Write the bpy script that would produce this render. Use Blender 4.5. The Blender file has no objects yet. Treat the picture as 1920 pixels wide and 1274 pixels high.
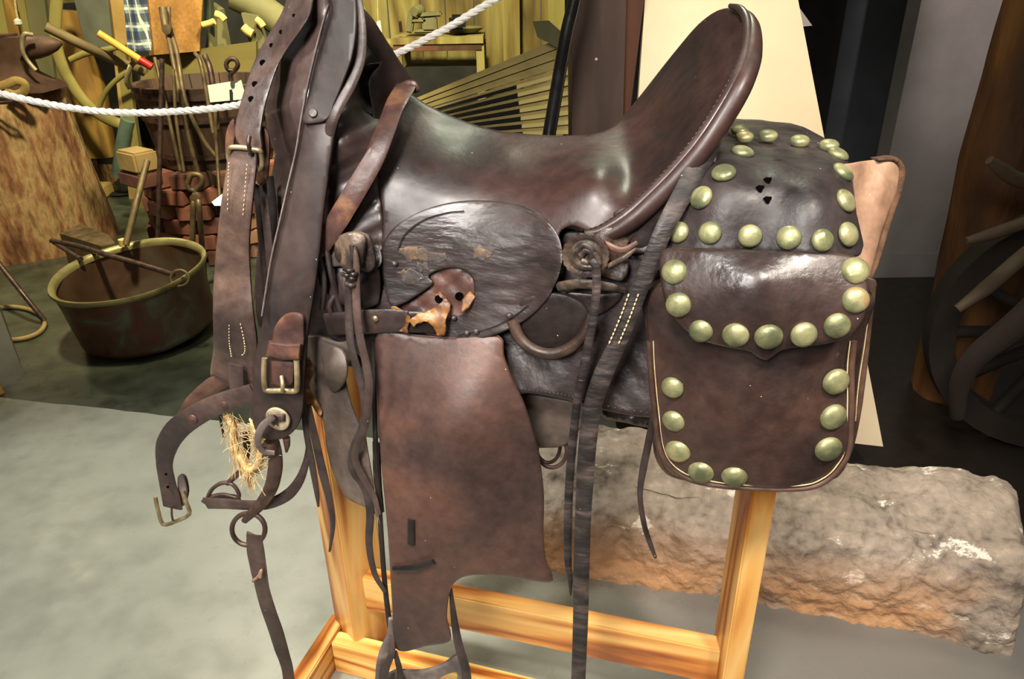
import bpy, math, random
import numpy as np
from mathutils import Vector, Matrix
from mathutils.geometry import delaunay_2d_cdt
random.seed(7)
C = bpy.context.scene.collection
# ------------------------------------------------------------------ camera
F, TH, ROLL = 1400.0, math.radians(26.4), math.radians(-1.04)
CAM = Vector((0, 0, 1.4))
fw = Vector((0, math.cos(TH), -math.sin(TH)))
r0 = Vector((1, 0, 0)); u0 = Vector((0, math.sin(TH), math.cos(TH)))
rt = r0*math.cos(ROLL) + u0*math.sin(ROLL)
up = rt.cross(fw)
cd = bpy.data.cameras.new('camera'); cam = bpy.data.objects.new('camera', cd); C.objects.link(cam)
cd.sensor_width = 36; cd.lens = 36*F/1920; cd.clip_start = .02
M = Matrix((rt, up, -fw)).transposed().to_4x4(); M.translation = CAM
cam.matrix_world = M
bpy.context.scene.camera = cam
# ------------------------------------------------------------------ world, lights, exposure
sc = bpy.context.scene
sc.view_settings.view_transform = 'Standard'; sc.view_settings.look = 'None'
sc.view_settings.gamma = 1; sc.view_settings.use_curve_mapping = False
sc.view_settings.exposure = 0.6
w = bpy.data.worlds.new('world'); sc.world = w; w.use_nodes = True
w.node_tree.nodes['Background'].inputs[0].default_value = (.95, .9, .8, 1)
w.node_tree.nodes['Background'].inputs[1].default_value = .07
def light(name, kind, loc, target, power, color, size=.3, angle=60, blend=.5, sy=None):
    fill = kind == 'SPOTFILL'; kind = 'SPOT' if fill else kind
    if fill: power, angle, blend, size = 260, 44, .8, .5
    ld = bpy.data.lights.new(name, kind); ld.energy = power; ld.color = color
    if kind == 'AREA':
        ld.size = size
        if sy: ld.shape = 'RECTANGLE'; ld.size_y = sy
    if kind == 'SPOT': ld.spot_size = math.radians(angle); ld.spot_blend = blend; ld.shadow_soft_size = size
    if kind == 'POINT': ld.shadow_soft_size = size
    o = bpy.data.objects.new(name, ld); C.objects.link(o); o.location = loc
    o.rotation_euler = (Vector(target)-Vector(loc)).to_track_quat('-Z', 'Y').to_euler()
    return o
light('key_ceiling_lamp', 'SPOT', (-.35, -.25, 2.6), (0.05, 1.1, .85), 120, (1, .94, .87), .16, 46, .7)
light('right_ceiling_lamp', 'SPOT', (.8, -.15, 2.7), (.5, 1.15, .3), 160, (1, .90, .78), .14, 48, .8)
light('rear_ceiling_lamp', 'AREA', (.5, 2.3, 2.9), (.2, 1.2, 1.1), 12, (.95, 1, .75), .5)
light('floor_spot_lamp', 'SPOT', (-1.3, .6, 2.9), (-.9, 1.1, 0), 230, (1, .99, .9), .12, 56, .5)
light('panel_spot_lamp', 'SPOT', (.7, 0.5, 3.0), (.80, 2.35, 1.35), 180, (1, .92, .76), .08, 30, .8)
light('added_fill_light', 'SPOTFILL', (-.9, -1.2, 2.5), (-.15, 1.2, .9), 26, (1, .95, .9), 1.0)  # added soft fill from behind the camera, not a lamp of the room
light('wall_spot_lamp', 'SPOT', (1.7, 1.5, 2.9), (2.05, 3.3, 1.5), 170, (1, .90, .86), .1, 36, 1)
light('display_spot_lamp', 'SPOT', (-1.2, 2.3, 3.2), (-2.0, 4.3, .6), 430, (1, .92, .60), .12, 75, .6)
light('display_rear_lamp', 'SPOT', (-.3, 3.6, 3.0), (-.7, 5.2, .9), 420, (1, .93, .55), .15, 80, .6)
light('display_side_lamp', 'SPOT', (-3.6, 4.6, 3.0), (-2.2, 4.2, .5), 60, (1, .93, .60), .15, 70, .6)
# ------------------------------------------------------------------ pixel rays of the photograph -> places in the room
def ray(u, v): return fw + rt*((u-960)/F) + up*((637-v)/F)
def atY(u, v, Y): d = ray(u, v); return CAM + d*(Y/d.y)
def atZ(u, v, z): d = ray(u, v); return CAM + d*((z-CAM.z)/d.z)
YAW = math.radians(13)
SD = Vector((math.cos(YAW), -math.sin(YAW), 0)); ND = Vector((-math.sin(YAW), -math.cos(YAW), 0))
P0 = Vector((0, 1.12, 0))                          # the saddle's middle plane passes here
def S(u, v, n):
    d = ray(u, v); return CAM + d*((n - (CAM-P0).dot(ND))/d.dot(ND))
def pxm(p): return (p-CAM).dot(fw)/F               # metres per pixel at p
def ctr(p): # project back to pixels
    q = p-CAM; z = q.dot(fw); return (960+F*q.dot(rt)/z, 637-F*q.dot(up)/z)
# ------------------------------------------------------------------ things and parts
W = {}
def thing(name, label, cat, loc=(0, 0, 0), group=None):
    o = bpy.data.objects.new(name, None); C.objects.link(o); o.location = loc; o.empty_display_size = .05
    o['label'] = label; o['category'] = cat
    if group: o['group'] = group
    W[o.name] = Vector(loc); return o
def tag(o, label, cat, group=None, kind=None):
    o['label'] = label; o['category'] = cat
    if group: o['group'] = group
    if kind: o['kind'] = kind
    return o
def struct(o): o['kind'] = 'structure'; return o
def obj(name, verts, faces, mat, parent=None, smooth=True, loc=None, label=None):
    base = W[parent.name] if parent else Vector((0, 0, 0))
    org = Vector(loc) if loc is not None else (base if parent else Vector((0, 0, 0)))
    me = bpy.data.meshes.new(name)
    me.from_pydata([tuple(Vector(v)-org) for v in verts], [], faces)
    me.materials.append(mat); me.update()
    if smooth:
        me.polygons.foreach_set('use_smooth', [True]*len(me.polygons))
        try: me.set_sharp_from_angle(angle=math.radians(50))
        except Exception: pass
    o = bpy.data.objects.new(name, me); C.objects.link(o)
    if parent: o.parent = parent
    o.location = org-base; W[o.name] = org
    if label: o['label'] = label
    return o
class MB:
    def __init__(s): s.v = []; s.f = []
    def add(s, v, f): k = len(s.v); s.v += [Vector(x) for x in v]; s.f += [tuple(i+k for i in q) for q in f]; return s
    def build(s, name, mat, parent=None, smooth=True, label=None, loc=None): return obj(name, s.v, s.f, mat, parent, smooth, loc, label)
def box_geo(c, sx, sy, sz, X=Vector((1, 0, 0)), Y=Vector((0, 1, 0)), Z=Vector((0, 0, 1)), bev=.0):
    c = Vector(c); v = []; f = []
    if bev <= 0:
        for k in range(8): v.append(c + X*(sx/2*(1 if k & 1 else -1)) + Y*(sy/2*(1 if k & 2 else -1)) + Z*(sz/2*(1 if k & 4 else -1)))
        return v, [(0, 2, 3, 1), (4, 5, 7, 6), (0, 1, 5, 4), (2, 6, 7, 3), (0, 4, 6, 2), (1, 3, 7, 5)]
    import bmesh
    bm = bmesh.new(); bmesh.ops.create_cube(bm, size=1)
    for q in bm.verts: q.co = Vector((q.co.x*sx, q.co.y*sy, q.co.z*sz))
    bmesh.ops.bevel(bm, geom=bm.edges[:], offset=min(bev, sx*.4, sy*.4, sz*.4), segments=2, affect='EDGES')
    bm.verts.index_update()
    v = [c + X*q.co.x + Y*q.co.y + Z*q.co.z for q in bm.verts]; f = [tuple(x.index for x in p.verts) for p in bm.faces]; bm.free()
    return v, f
def box(name, c, sx, sy, sz, mat, parent=None, X=Vector((1, 0, 0)), Y=Vector((0, 1, 0)), Z=Vector((0, 0, 1)), bev=.002, label=None):
    v, f = box_geo(c, sx, sy, sz, X, Y, Z, bev); return obj(name, v, f, mat, parent, True, None if parent else Vector(c), label)
def beam_geo(a, b, wx, wy, side=Vector((1, 0, 0)), bev=.003):
    a = Vector(a); b = Vector(b); Z = (b-a).normalized(); X = (side - Z*side.dot(Z)).normalized(); Y = Z.cross(X)
    return box_geo((a+b)/2, wx, wy, (b-a).length, X, Y, Z, bev)
def beam(name, a, b, wx, wy, mat, parent=None, side=Vector((1, 0, 0)), bev=.003, label=None):
    v, f = beam_geo(a, b, wx, wy, side, bev); return obj(name, v, f, mat, parent, True, None if parent else (Vector(a)+Vector(b))/2, label)
def crs(P, k=6, closed=False):
    P = [Vector(p) for p in P]; n = len(P); out = []
    if n < 3 and not closed:
        return [P[0].lerp(P[1], i/k) for i in range(k+1)]
    rng = range(n if closed else n-1)
    for i in rng:
        if closed: a, b, c, d = P[(i-1) % n], P[i], P[(i+1) % n], P[(i+2) % n]
        else:
            b, c = P[i], P[i+1]; a = P[i-1] if i else b*2-c; d = P[i+2] if i+2 < n else c*2-b
        for j in range(k):
            t = j/k
            out.append(.5*((2*b)+(c-a)*t+(2*a-5*b+4*c-d)*t*t+(3*b-a-3*c+d)*t*t*t))
    if not closed: out.append(P[-1])
    return out
def tube_geo(path, rad, sides=10, closed=False, flat=1.0, ref=None):
    P = [Vector(p) for p in path]; n = len(P)
    R = rad if isinstance(rad, (list, tuple)) else [rad]*n
    if len(R) != n: R = list(np.interp(np.linspace(0, 1, n), np.linspace(0, 1, len(R)), R))
    v = []; f = []
    T0 = (P[1]-P[0]).normalized(); A = ref or (Vector((0, 0, 1)) if abs(T0.z) < .9 else Vector((1, 0, 0)))
    A = (A-T0*A.dot(T0)).normalized()
    for i in range(n):
        if closed: T = (P[(i+1) % n]-P[i-1])
        else: T = P[min(i+1, n-1)]-P[max(i-1, 0)]
        T = T.normalized(); A = (A-T*A.dot(T)).normalized(); B = T.cross(A)
        for j in range(sides):
            t = 2*math.pi*j/sides; v.append(P[i]+A*(math.cos(t)*R[i])+B*(math.sin(t)*R[i]*flat))
    m = n if closed else n-1
    for i in range(m):
        for j in range(sides):
            a = i*sides+j; b = i*sides+(j+1) % sides; c = ((i+1) % n)*sides+(j+1) % sides; d = ((i+1) % n)*sides+j
            f.append((a, b, c, d))
    if not closed: f.append(tuple(range(sides))[::-1]); f.append(tuple((n-1)*sides+j for j in range(sides)))
    return v, f
def tube(name, path, rad, mat, parent=None, sides=10, closed=False, k=6, label=None, flat=1.0, ref=None):
    P = crs(path, k, closed); v, f = tube_geo(P, rad, sides, closed, flat, ref)
    return obj(name, v, f, mat, parent, True, None if parent else P[0], label)
def lathe_geo(c, prof, axis=Vector((0, 0, 1)), seg=32, X=None, rf=None, cap=True):
    if not cap: prof = list(prof)+[prof[0]]
    c = Vector(c); A = axis.normalized(); X = X or (Vector((1, 0, 0)) if abs(A.x) < .8 else Vector((0, 1, 0)))
    X = (X-A*X.dot(A)).normalized(); Y = A.cross(X); v = []; f = []
    for k, (r, h) in enumerate(prof):
        for j in range(seg):
            t = 2*math.pi*j/seg; q = r*(rf(t, h, k) if rf else 1)
            v.append(c+A*h+X*(math.cos(t)*q)+Y*(math.sin(t)*q))
    for k in range(len(prof)-1):
        for j in range(seg):
            f.append((k*seg+j, k*seg+(j+1) % seg, (k+1)*seg+(j+1) % seg, (k+1)*seg+j))
    if cap and prof[0][0] > 1e-5: f.append(tuple(range(seg))[::-1])
    if cap and prof[-1][0] > 1e-5: f.append(tuple((len(prof)-1)*seg+j for j in range(seg)))
    return v, f
def lathe(name, c, prof, mat, parent=None, axis=Vector((0, 0, 1)), seg=32, rf=None, X=None, label=None, cap=True):
    v, f = lathe_geo(c, prof, axis, seg, X, rf, cap); return obj(name, v, f, mat, parent, True, None if parent else Vector(c), label)
# ---- a smooth sheet: an outline, and how far it stands out from the saddle's middle plane
class Rbf:
    def __init__(s, pts):
        s.p = np.array([(a/300, b/300) for a, b, _ in pts]); z = np.array([c for *_, c in pts]); n = len(z)
        A = np.zeros((n+3, n+3)); A[:n, :n] = s.k(s.p, s.p) + np.eye(n)*1e-3
        A[:n, n] = 1; A[:n, n+1:] = s.p; A[n, :n] = 1; A[n+1:, :n] = s.p.T
        s.w = np.linalg.lstsq(A, np.concatenate([z, [0, 0, 0]]), rcond=None)[0]
    def k(s, a, b):
        r = np.sqrt(((a[:, None]-b[None])**2).sum(-1)); return r*r*np.log(r+1e-9)
    def __call__(s, q):
        q = np.atleast_2d(np.array(q, float))/300; n = len(s.p)
        return s.k(q, s.p)@s.w[:n] + s.w[n] + q@s.w[n+1:]
def inpoly(q, poly):
    x, y = q[:, 0], q[:, 1]; r = np.zeros(len(q), bool); n = len(poly)
    for i in range(n):
        x1, y1 = poly[i]; x2, y2 = poly[(i+1) % n]
        c = ((y1 > y) != (y2 > y)) & (x < (x2-x1)*(y-y1)/((y2-y1) if y2 != y1 else 1e-9)+x1); r ^= c
    return r
def dpoly(q, poly):
    a = np.array(poly); b = np.roll(a, -1, 0); d = b-a; L = (d**2).sum(1)+1e-12
    t = np.clip(((q[:, None]-a[None])*d[None]).sum(-1)/L, 0, 1)
    return np.sqrt(((q[:, None]-a[None]-t[..., None]*d[None])**2).sum(-1)).min(1)
def sm(out, smooth=True, k=4):
    if not smooth: return [tuple(p) for p in out]
    return [(p.x, p.y) for p in crs([(a, b, 0) for a, b in out], k, True)]
def sheet(name, out, ctl, mat, parent, thick=.004, step=11, smooth=True, rnd=4, rdep=None, holes=(), fn=None, proj=None, label=None, k=4, mirror=False, clip=None):
    out = sm(out, smooth, k)
    nf = Rbf(ctl) if isinstance(ctl, list) else (lambda q: np.full(len(np.atleast_2d(q)), float(ctl)))
    # resample the outline
    P = np.array(out); per = np.sqrt(((np.roll(P, -1, 0)-P)**2).sum(1)); cum = np.concatenate([[0], np.cumsum(per)]); N = max(12, int(cum[-1]/max(4, step*.7)))
    tt = np.linspace(0, cum[-1], N, endpoint=False)
    if smooth: B = np.stack([np.interp(tt, cum, np.append(P[:, i], P[0, i])) for i in (0, 1)], 1)
    else:
        B = []
        for i in range(len(P)):
            a = P[i]; b = P[(i+1) % len(P)]; m = max(1, int(np.hypot(*(b-a))/max(4, step*.7)))
            B += [a+(b-a)*j/m for j in range(m)]
        B = np.array(B)
    loops = [B]
    for h in holes: loops.append(np.array(sm(h, smooth, 3)))
    allp = []; edges = []
    for L in loops:
        k0 = len(allp); allp += [tuple(x) for x in L]; edges += [(k0+i, k0+(i+1) % len(L)) for i in range(len(L))]
    cand = []
    for L in loops:
        d = np.roll(L, -1, 0)-np.roll(L, 1, 0); d /= (np.sqrt((d**2).sum(1))[:, None]+1e-9); nn = np.stack([-d[:, 1], d[:, 0]], 1)
        for off in (rnd*.3, rnd): cand += list(L+nn*off)+list(L-nn*off)
    cand = np.array(cand)
    x0, y0 = B.min(0); x1, y1 = B.max(0)
    gx, gy = np.meshgrid(np.arange(x0+step/2, x1, step), np.arange(y0+step/2, y1, step)); gy[:, ::2] += step/2
    g = np.stack([gx.ravel(), gy.ravel()], 1)
    def dist(q): return np.min([dpoly(q, L) for L in loops], 0)
    def inside(q):
        r = inpoly(q, loops[0])
        for L in loops[1:]: r &= ~inpoly(q, L)
        return r
    cand = cand[inside(cand)]; cand = cand[dist(cand) > rnd*.25]
    g = g[inside(g)]; g = g[dist(g) > rnd+step*.35] if len(g) else g
    pts = allp+[tuple(x) for x in cand]+[tuple(x) for x in g]
    r = delaunay_2d_cdt([Vector(p) for p in pts], edges, [], 0, .05)
    V = np.array([(p.x, p.y) for p in r[0]]); T = [tuple(t) for t in r[2]]
    cen = np.array([V[list(t)].mean(0) for t in T]); ok = inside(cen); T = [t for t, o in zip(T, ok) if o]
    if clip: T = [t for t in T if all(clip(*V[i]) for i in t)]
    used = sorted({i for t in T for i in t}); mp = {j: i for i, j in enumerate(used)}; V = V[used]; T = [tuple(mp[i] for i in t) for t in T]
    n = nf(V); d = dist(V)
    if fn: n = n+np.array([fn(a, b) for a, b in V])
    rd = rdep if rdep is not None else thick*.8
    e = np.clip(1-d/rnd, 0, 1); n = n-rd*(1-np.sqrt(np.clip(1-e*e, 0, 1)))
    pj = proj or S
    fr = [pj(V[i][0], V[i][1], n[i]) for i in range(len(V))]
    bk = []
    for i, p in enumerate(fr): bk.append(p-ND*max(.0008, thick-rd*(1-math.sqrt(max(0, 1-e[i]**2)))))
    # orient triangles towards the viewer
    TT = []
    for a, b, c in T:
        nr = (fr[b]-fr[a]).cross(fr[c]-fr[a]); TT.append((a, b, c) if nr.dot(CAM-fr[a]) > 0 else (a, c, b))
    m = len(fr); ec = {}
    for t in TT:
        for i in range(3): ec[(t[i], t[(i+1) % 3])] = 1
    faces = TT+[(a+m, c+m, b+m) for a, b, c in TT]
    for (a, b) in ec:
        if (b, a) not in ec: faces.append((b, a, a+m, b+m))
    verts = fr+bk
    if mirror:
        verts = [p-ND*(2*(p-P0).dot(ND)) for p in verts]; faces = [f[::-1] for f in faces]
    o = obj(name, verts, faces, mat, parent, True, None, label)
    o_n[o.name] = (nf, fn); return o
o_n = {}
def ribbon(name, path, mat, parent, thick=.003, k=5, proj=None, label=None, lift=0):
    """path of (u, v, n, half width in photo pixels[, twist in degrees])"""
    pj = proj or S; P = []; Wd = []; Tw = []
    for q in path:
        p = pj(q[0], q[1], q[2]); P.append(p); Wd.append(q[3]*pxm(p)); Tw.append(math.radians(q[4]) if len(q) > 4 else 0)
    PP = crs(P, k); n = len(PP); x = np.linspace(0, 1, n); xs = np.linspace(0, 1, len(P))
    Wd = np.interp(x, xs, Wd); Tw = np.interp(x, xs, Tw); v = []; f = []
    for i in range(n):
        T = (PP[min(i+1, n-1)]-PP[max(i-1, 0)]).normalized()
        Hd = (ND-T*ND.dot(T)).normalized(); Wv = T.cross(Hd)
        c, s_ = math.cos(Tw[i]), math.sin(Tw[i]); Wv, Hd = Wv*c+Hd*s_, Hd*c-Wv*s_
        w_ = Wd[i]; t = thick/2; b = min(t*1.2, w_*.4)
        for a, h in ((-w_, -t*.3), (-w_+b, -t), (w_-b, -t), (w_, -t*.3), (w_, t*.3), (w_-b, t), (w_*.33, t*1.15), (-w_*.33, t*1.15), (-w_+b, t), (-w_, t*.3)):
            v.append(PP[i]+Wv*a+Hd*(h+lift))
    m = 10
    for i in range(n-1):
        for j in range(m): f.append((i*m+j, (i+1)*m+j, (i+1)*m+(j+1) % m, i*m+(j+1) % m))
    f.append(tuple(range(m))); f.append(tuple((n-1)*m+j for j in range(m))[::-1])
    return obj(name, v, f, mat, parent, True, None, label)
def stitches(name, path, mat, parent, gap=.006, ln=.004, r=.0009, proj=None, label=None):
    pj = proj or S; PP = crs([pj(*q) for q in path], 12); mb = MB(); acc = 0; last = PP[0]; on = True; start = PP[0]
    for a, b in zip(PP, PP[1:]):
        acc += (b-a).length
        if acc > gap:
            T = (b-a).normalized(); v, f = tube_geo([b-T*ln/2, b-T*ln/4+ND*r*.5, b+T*ln/4+ND*r*.5, b+T*ln/2], [r*.5, r, r, r*.5], 5); mb.add(v, f); acc = 0
    return mb.build(name, mat, parent, label=label)
# ------------------------------------------------------------------ materials
def lin(c): return tuple(((x/255)/12.92 if x/255 <= .04045 else ((x/255+.055)/1.055)**2.4) for x in c)+(1,)
def pm(name, cols, scale=6, rough=.5, bump=.2, bscale=40, metal=0, stretch=(1, 1, 1), rot=0, kind='noise', detail=6, coat=0, dist=0, bands=8, rvar=.15, spec=.5, scratch=None, bdist=.003):
    m = bpy.data.materials.new(name); m.use_nodes = True; nt = m.node_tree; N = nt.nodes; L = nt.links
    b = N['Principled BSDF']; b.inputs['Roughness'].default_value = rough; b.inputs['Metallic'].default_value = metal
    b.inputs['Specular IOR Level'].default_value = spec
    if coat: b.inputs['Coat Weight'].default_value = coat; b.inputs['Coat Roughness'].default_value = .22
    tc = N.new('ShaderNodeTexCoord'); mp = N.new('ShaderNodeMapping'); L.new(tc.outputs['Object'], mp.inputs[0])
    mr = N.new('ShaderNodeMapping'); L.new(tc.outputs['Object'], mr.inputs[0]); mr.inputs['Rotation'].default_value = (0, 0, rot)
    L.new(mr.outputs[0], mp.inputs[0]); mp.inputs['Scale'].default_value = stretch
    no = N.new('ShaderNodeTexNoise'); no.inputs['Scale'].default_value = scale; no.inputs['Detail'].default_value = detail; no.inputs['Distortion'].default_value = dist
    L.new(mp.outputs[0], no.inputs['Vector']); fac = no.outputs['Fac']
    if kind == 'wood':
        no.inputs['Detail'].default_value = 2
        ma = N.new('ShaderNodeMath'); ma.operation = 'MULTIPLY'; ma.inputs[1].default_value = bands; L.new(fac, ma.inputs[0])
        pp = N.new('ShaderNodeMath'); pp.operation = 'PINGPONG'; pp.inputs[1].default_value = 1; L.new(ma.outputs[0], pp.inputs[0])
        n2 = N.new('ShaderNodeTexNoise'); n2.inputs['Scale'].default_value = scale*14; n2.inputs['Detail'].default_value = 4; L.new(mp.outputs[0], n2.inputs['Vector'])
        mx = N.new('ShaderNodeMix'); mx.inputs[0].default_value = .3; L.new(pp.outputs[0], mx.inputs[2]); L.new(n2.outputs['Fac'], mx.inputs[3]); fac = mx.outputs[0]
    if kind == 'mix':
        n2 = N.new('ShaderNodeTexNoise'); n2.inputs['Scale'].default_value = scale*6; n2.inputs['Detail'].default_value = 8; L.new(mp.outputs[0], n2.inputs['Vector'])
        mx = N.new('ShaderNodeMix'); mx.inputs[0].default_value = .4; L.new(fac, mx.inputs[2]); L.new(n2.outputs['Fac'], mx.inputs[3]); fac = mx.outputs[0]
    if kind == 'plank':
        sx = N.new('ShaderNodeSeparateXYZ'); L.new(mr.outputs[0], sx.inputs[0])
    rp = N.new('ShaderNodeValToRGB'); L.new(fac, rp.inputs[0]); e = rp.color_ramp.elements
    while len(e) < len(cols): e.new(.5)
    for q, (p, c) in zip(e, cols): q.position = p; q.color = lin(c)
    col = rp.outputs[0]
    if scratch:
        n3 = N.new('ShaderNodeTexNoise'); n3.inputs['Scale'].default_value = scratch[0]; n3.inputs['Detail'].default_value = 8; n3.inputs['Roughness'].default_value = .7
        m3 = N.new('ShaderNodeMapping'); m3.inputs['Scale'].default_value = scratch[4] if len(scratch) > 4 else (1, 1, 1); L.new(mr.outputs[0], m3.inputs[0]); L.new(m3.outputs[0], n3.inputs['Vector'])
        r3 = N.new('ShaderNodeValToRGB'); L.new(n3.outputs['Fac'], r3.inputs[0]); r3.color_ramp.elements[0].position = scratch[1]; r3.color_ramp.elements[1].position = scratch[1]+scratch[3]
        m4 = N.new('ShaderNodeMix'); m4.data_type = 'RGBA'; L.new(r3.outputs[0], m4.inputs[0]); L.new(col, m4.inputs[6]); m4.inputs[7].default_value = lin(scratch[2]); col = m4.outputs[2]
    L.new(col, b.inputs['Base Color'])
    nb = N.new('ShaderNodeTexNoise'); nb.inputs['Scale'].default_value = bscale; nb.inputs['Detail'].default_value = 5
    L.new(mp.outputs[0], nb.inputs['Vector'])
    if rvar:
        ra = N.new('ShaderNodeMapRange'); ra.inputs[1].default_value = .3; ra.inputs[2].default_value = .7; ra.inputs[3].default_value = max(.05, rough-rvar); ra.inputs[4].default_value = min(1, rough+rvar)
        n5 = N.new('ShaderNodeTexNoise'); n5.inputs['Scale'].default_value = bscale*.3; n5.inputs['Detail'].default_value = 4; L.new(mr.outputs[0], n5.inputs['Vector'])
        L.new(n5.outputs['Fac'], ra.inputs[0]); L.new(ra.outputs[0], b.inputs['Roughness'])
    if 'leather' in name:
        vo = N.new('ShaderNodeTexVoronoi'); vo.inputs['Scale'].default_value = 70; L.new(mr.outputs[0], vo.inputs['Vector'])
        lt = N.new('ShaderNodeMath'); lt.operation = 'LESS_THAN'; lt.inputs[1].default_value = .055; L.new(vo.outputs['Distance'], lt.inputs[0])
        sc_ = N.new('ShaderNodeSeparateColor'); L.new(vo.outputs['Color'], sc_.inputs[0]); g_ = N.new('ShaderNodeMath'); g_.operation = 'GREATER_THAN'; g_.inputs[1].default_value = .88; L.new(sc_.outputs[0], g_.inputs[0])
        m_ = N.new('ShaderNodeMath'); m_.operation = 'MULTIPLY'; L.new(lt.outputs[0], m_.inputs[0]); L.new(g_.outputs[0], m_.inputs[1])
        f1 = N.new('ShaderNodeTexNoise'); f1.inputs['Scale'].default_value = 55; f1.inputs['Detail'].default_value = 7; f1.inputs['Roughness'].default_value = .65; L.new(mr.outputs[0], f1.inputs['Vector'])
        v1 = N.new('ShaderNodeMapRange'); v1.inputs[1].default_value = .3; v1.inputs[2].default_value = .7; v1.inputs[3].default_value = .74; v1.inputs[4].default_value = 1.28; L.new(f1.outputs['Fac'], v1.inputs[0])
        hs = N.new('ShaderNodeHueSaturation'); L.new(v1.outputs[0], hs.inputs['Value']); L.new(col, hs.inputs['Color'])
        mq = N.new('ShaderNodeMix'); mq.data_type = 'RGBA'; L.new(m_.outputs[0], mq.inputs[0]); L.new(hs.outputs[0], mq.inputs[6]); mq.inputs[7].default_value = lin((190, 175, 160)); L.new(mq.outputs[2], b.inputs['Base Color'])
    if bump:
        bp = N.new('ShaderNodeBump'); bp.inputs['Strength'].default_value = bump; bp.inputs['Distance'].default_value = bdist
        L.new(nb.outputs['Fac'], bp.inputs['Height']); L.new(bp.outputs[0], b.inputs['Normal'])
    return m
def plaid_mat():
    m = bpy.data.materials.new('plaid_cloth'); m.use_nodes = True; N = m.node_tree.nodes; L = m.node_tree.links
    b = N['Principled BSDF']; b.inputs['Roughness'].default_value = .9
    tc = N.new('ShaderNodeTexCoord'); sp = N.new('ShaderNodeSeparateXYZ'); L.new(tc.outputs['Object'], sp.inputs[0]); prev = None
    def stripes(axis, freq, lo, off=0):
        a = N.new('ShaderNodeMath'); a.operation = 'MULTIPLY_ADD'; a.inputs[1].default_value = freq; a.inputs[2].default_value = off+100; L.new(sp.outputs[axis], a.inputs[0])
        f = N.new('ShaderNodeMath'); f.operation = 'FRACT'; L.new(a.outputs[0], f.inputs[0])
        g = N.new('ShaderNodeMath'); g.operation = 'LESS_THAN'; g.inputs[1].default_value = lo; L.new(f.outputs[0], g.inputs[0]); return g.outputs[0]
    col = None
    for out, c, a in ((stripes(0, 14, .45), (40, 55, 110), .75), (stripes(2, 11, .5), (30, 40, 80), .7), (stripes(0, 14, .12, .3), (235, 235, 215), .9), (stripes(2, 11, .14, .3), (235, 235, 215), .8)):
        mx = N.new('ShaderNodeMix'); mx.data_type = 'RGBA'; mm = N.new('ShaderNodeMath'); mm.operation = 'MULTIPLY'; mm.inputs[1].default_value = a; L.new(out, mm.inputs[0]); L.new(mm.outputs[0], mx.inputs[0])
        if col is None: mx.inputs[6].default_value = lin((150, 165, 165))
        else: L.new(col, mx.inputs[6])
        mx.inputs[7].default_value = lin(c); col = mx.outputs[2]
    L.new(col, b.inputs['Base Color']); return m
def soft(c):
    g = sum(c)/3; return tuple(min(255, (x*.72+g*.28)*f*.9) for x, f in zip(c, (1.0, .985, 1.02)))
_pm = pm
def pm(name, cols, *a, **k): return _pm(name, [(p, soft(c)) for p, c in cols] if 'leather' in name else cols, *a, **k)
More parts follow.
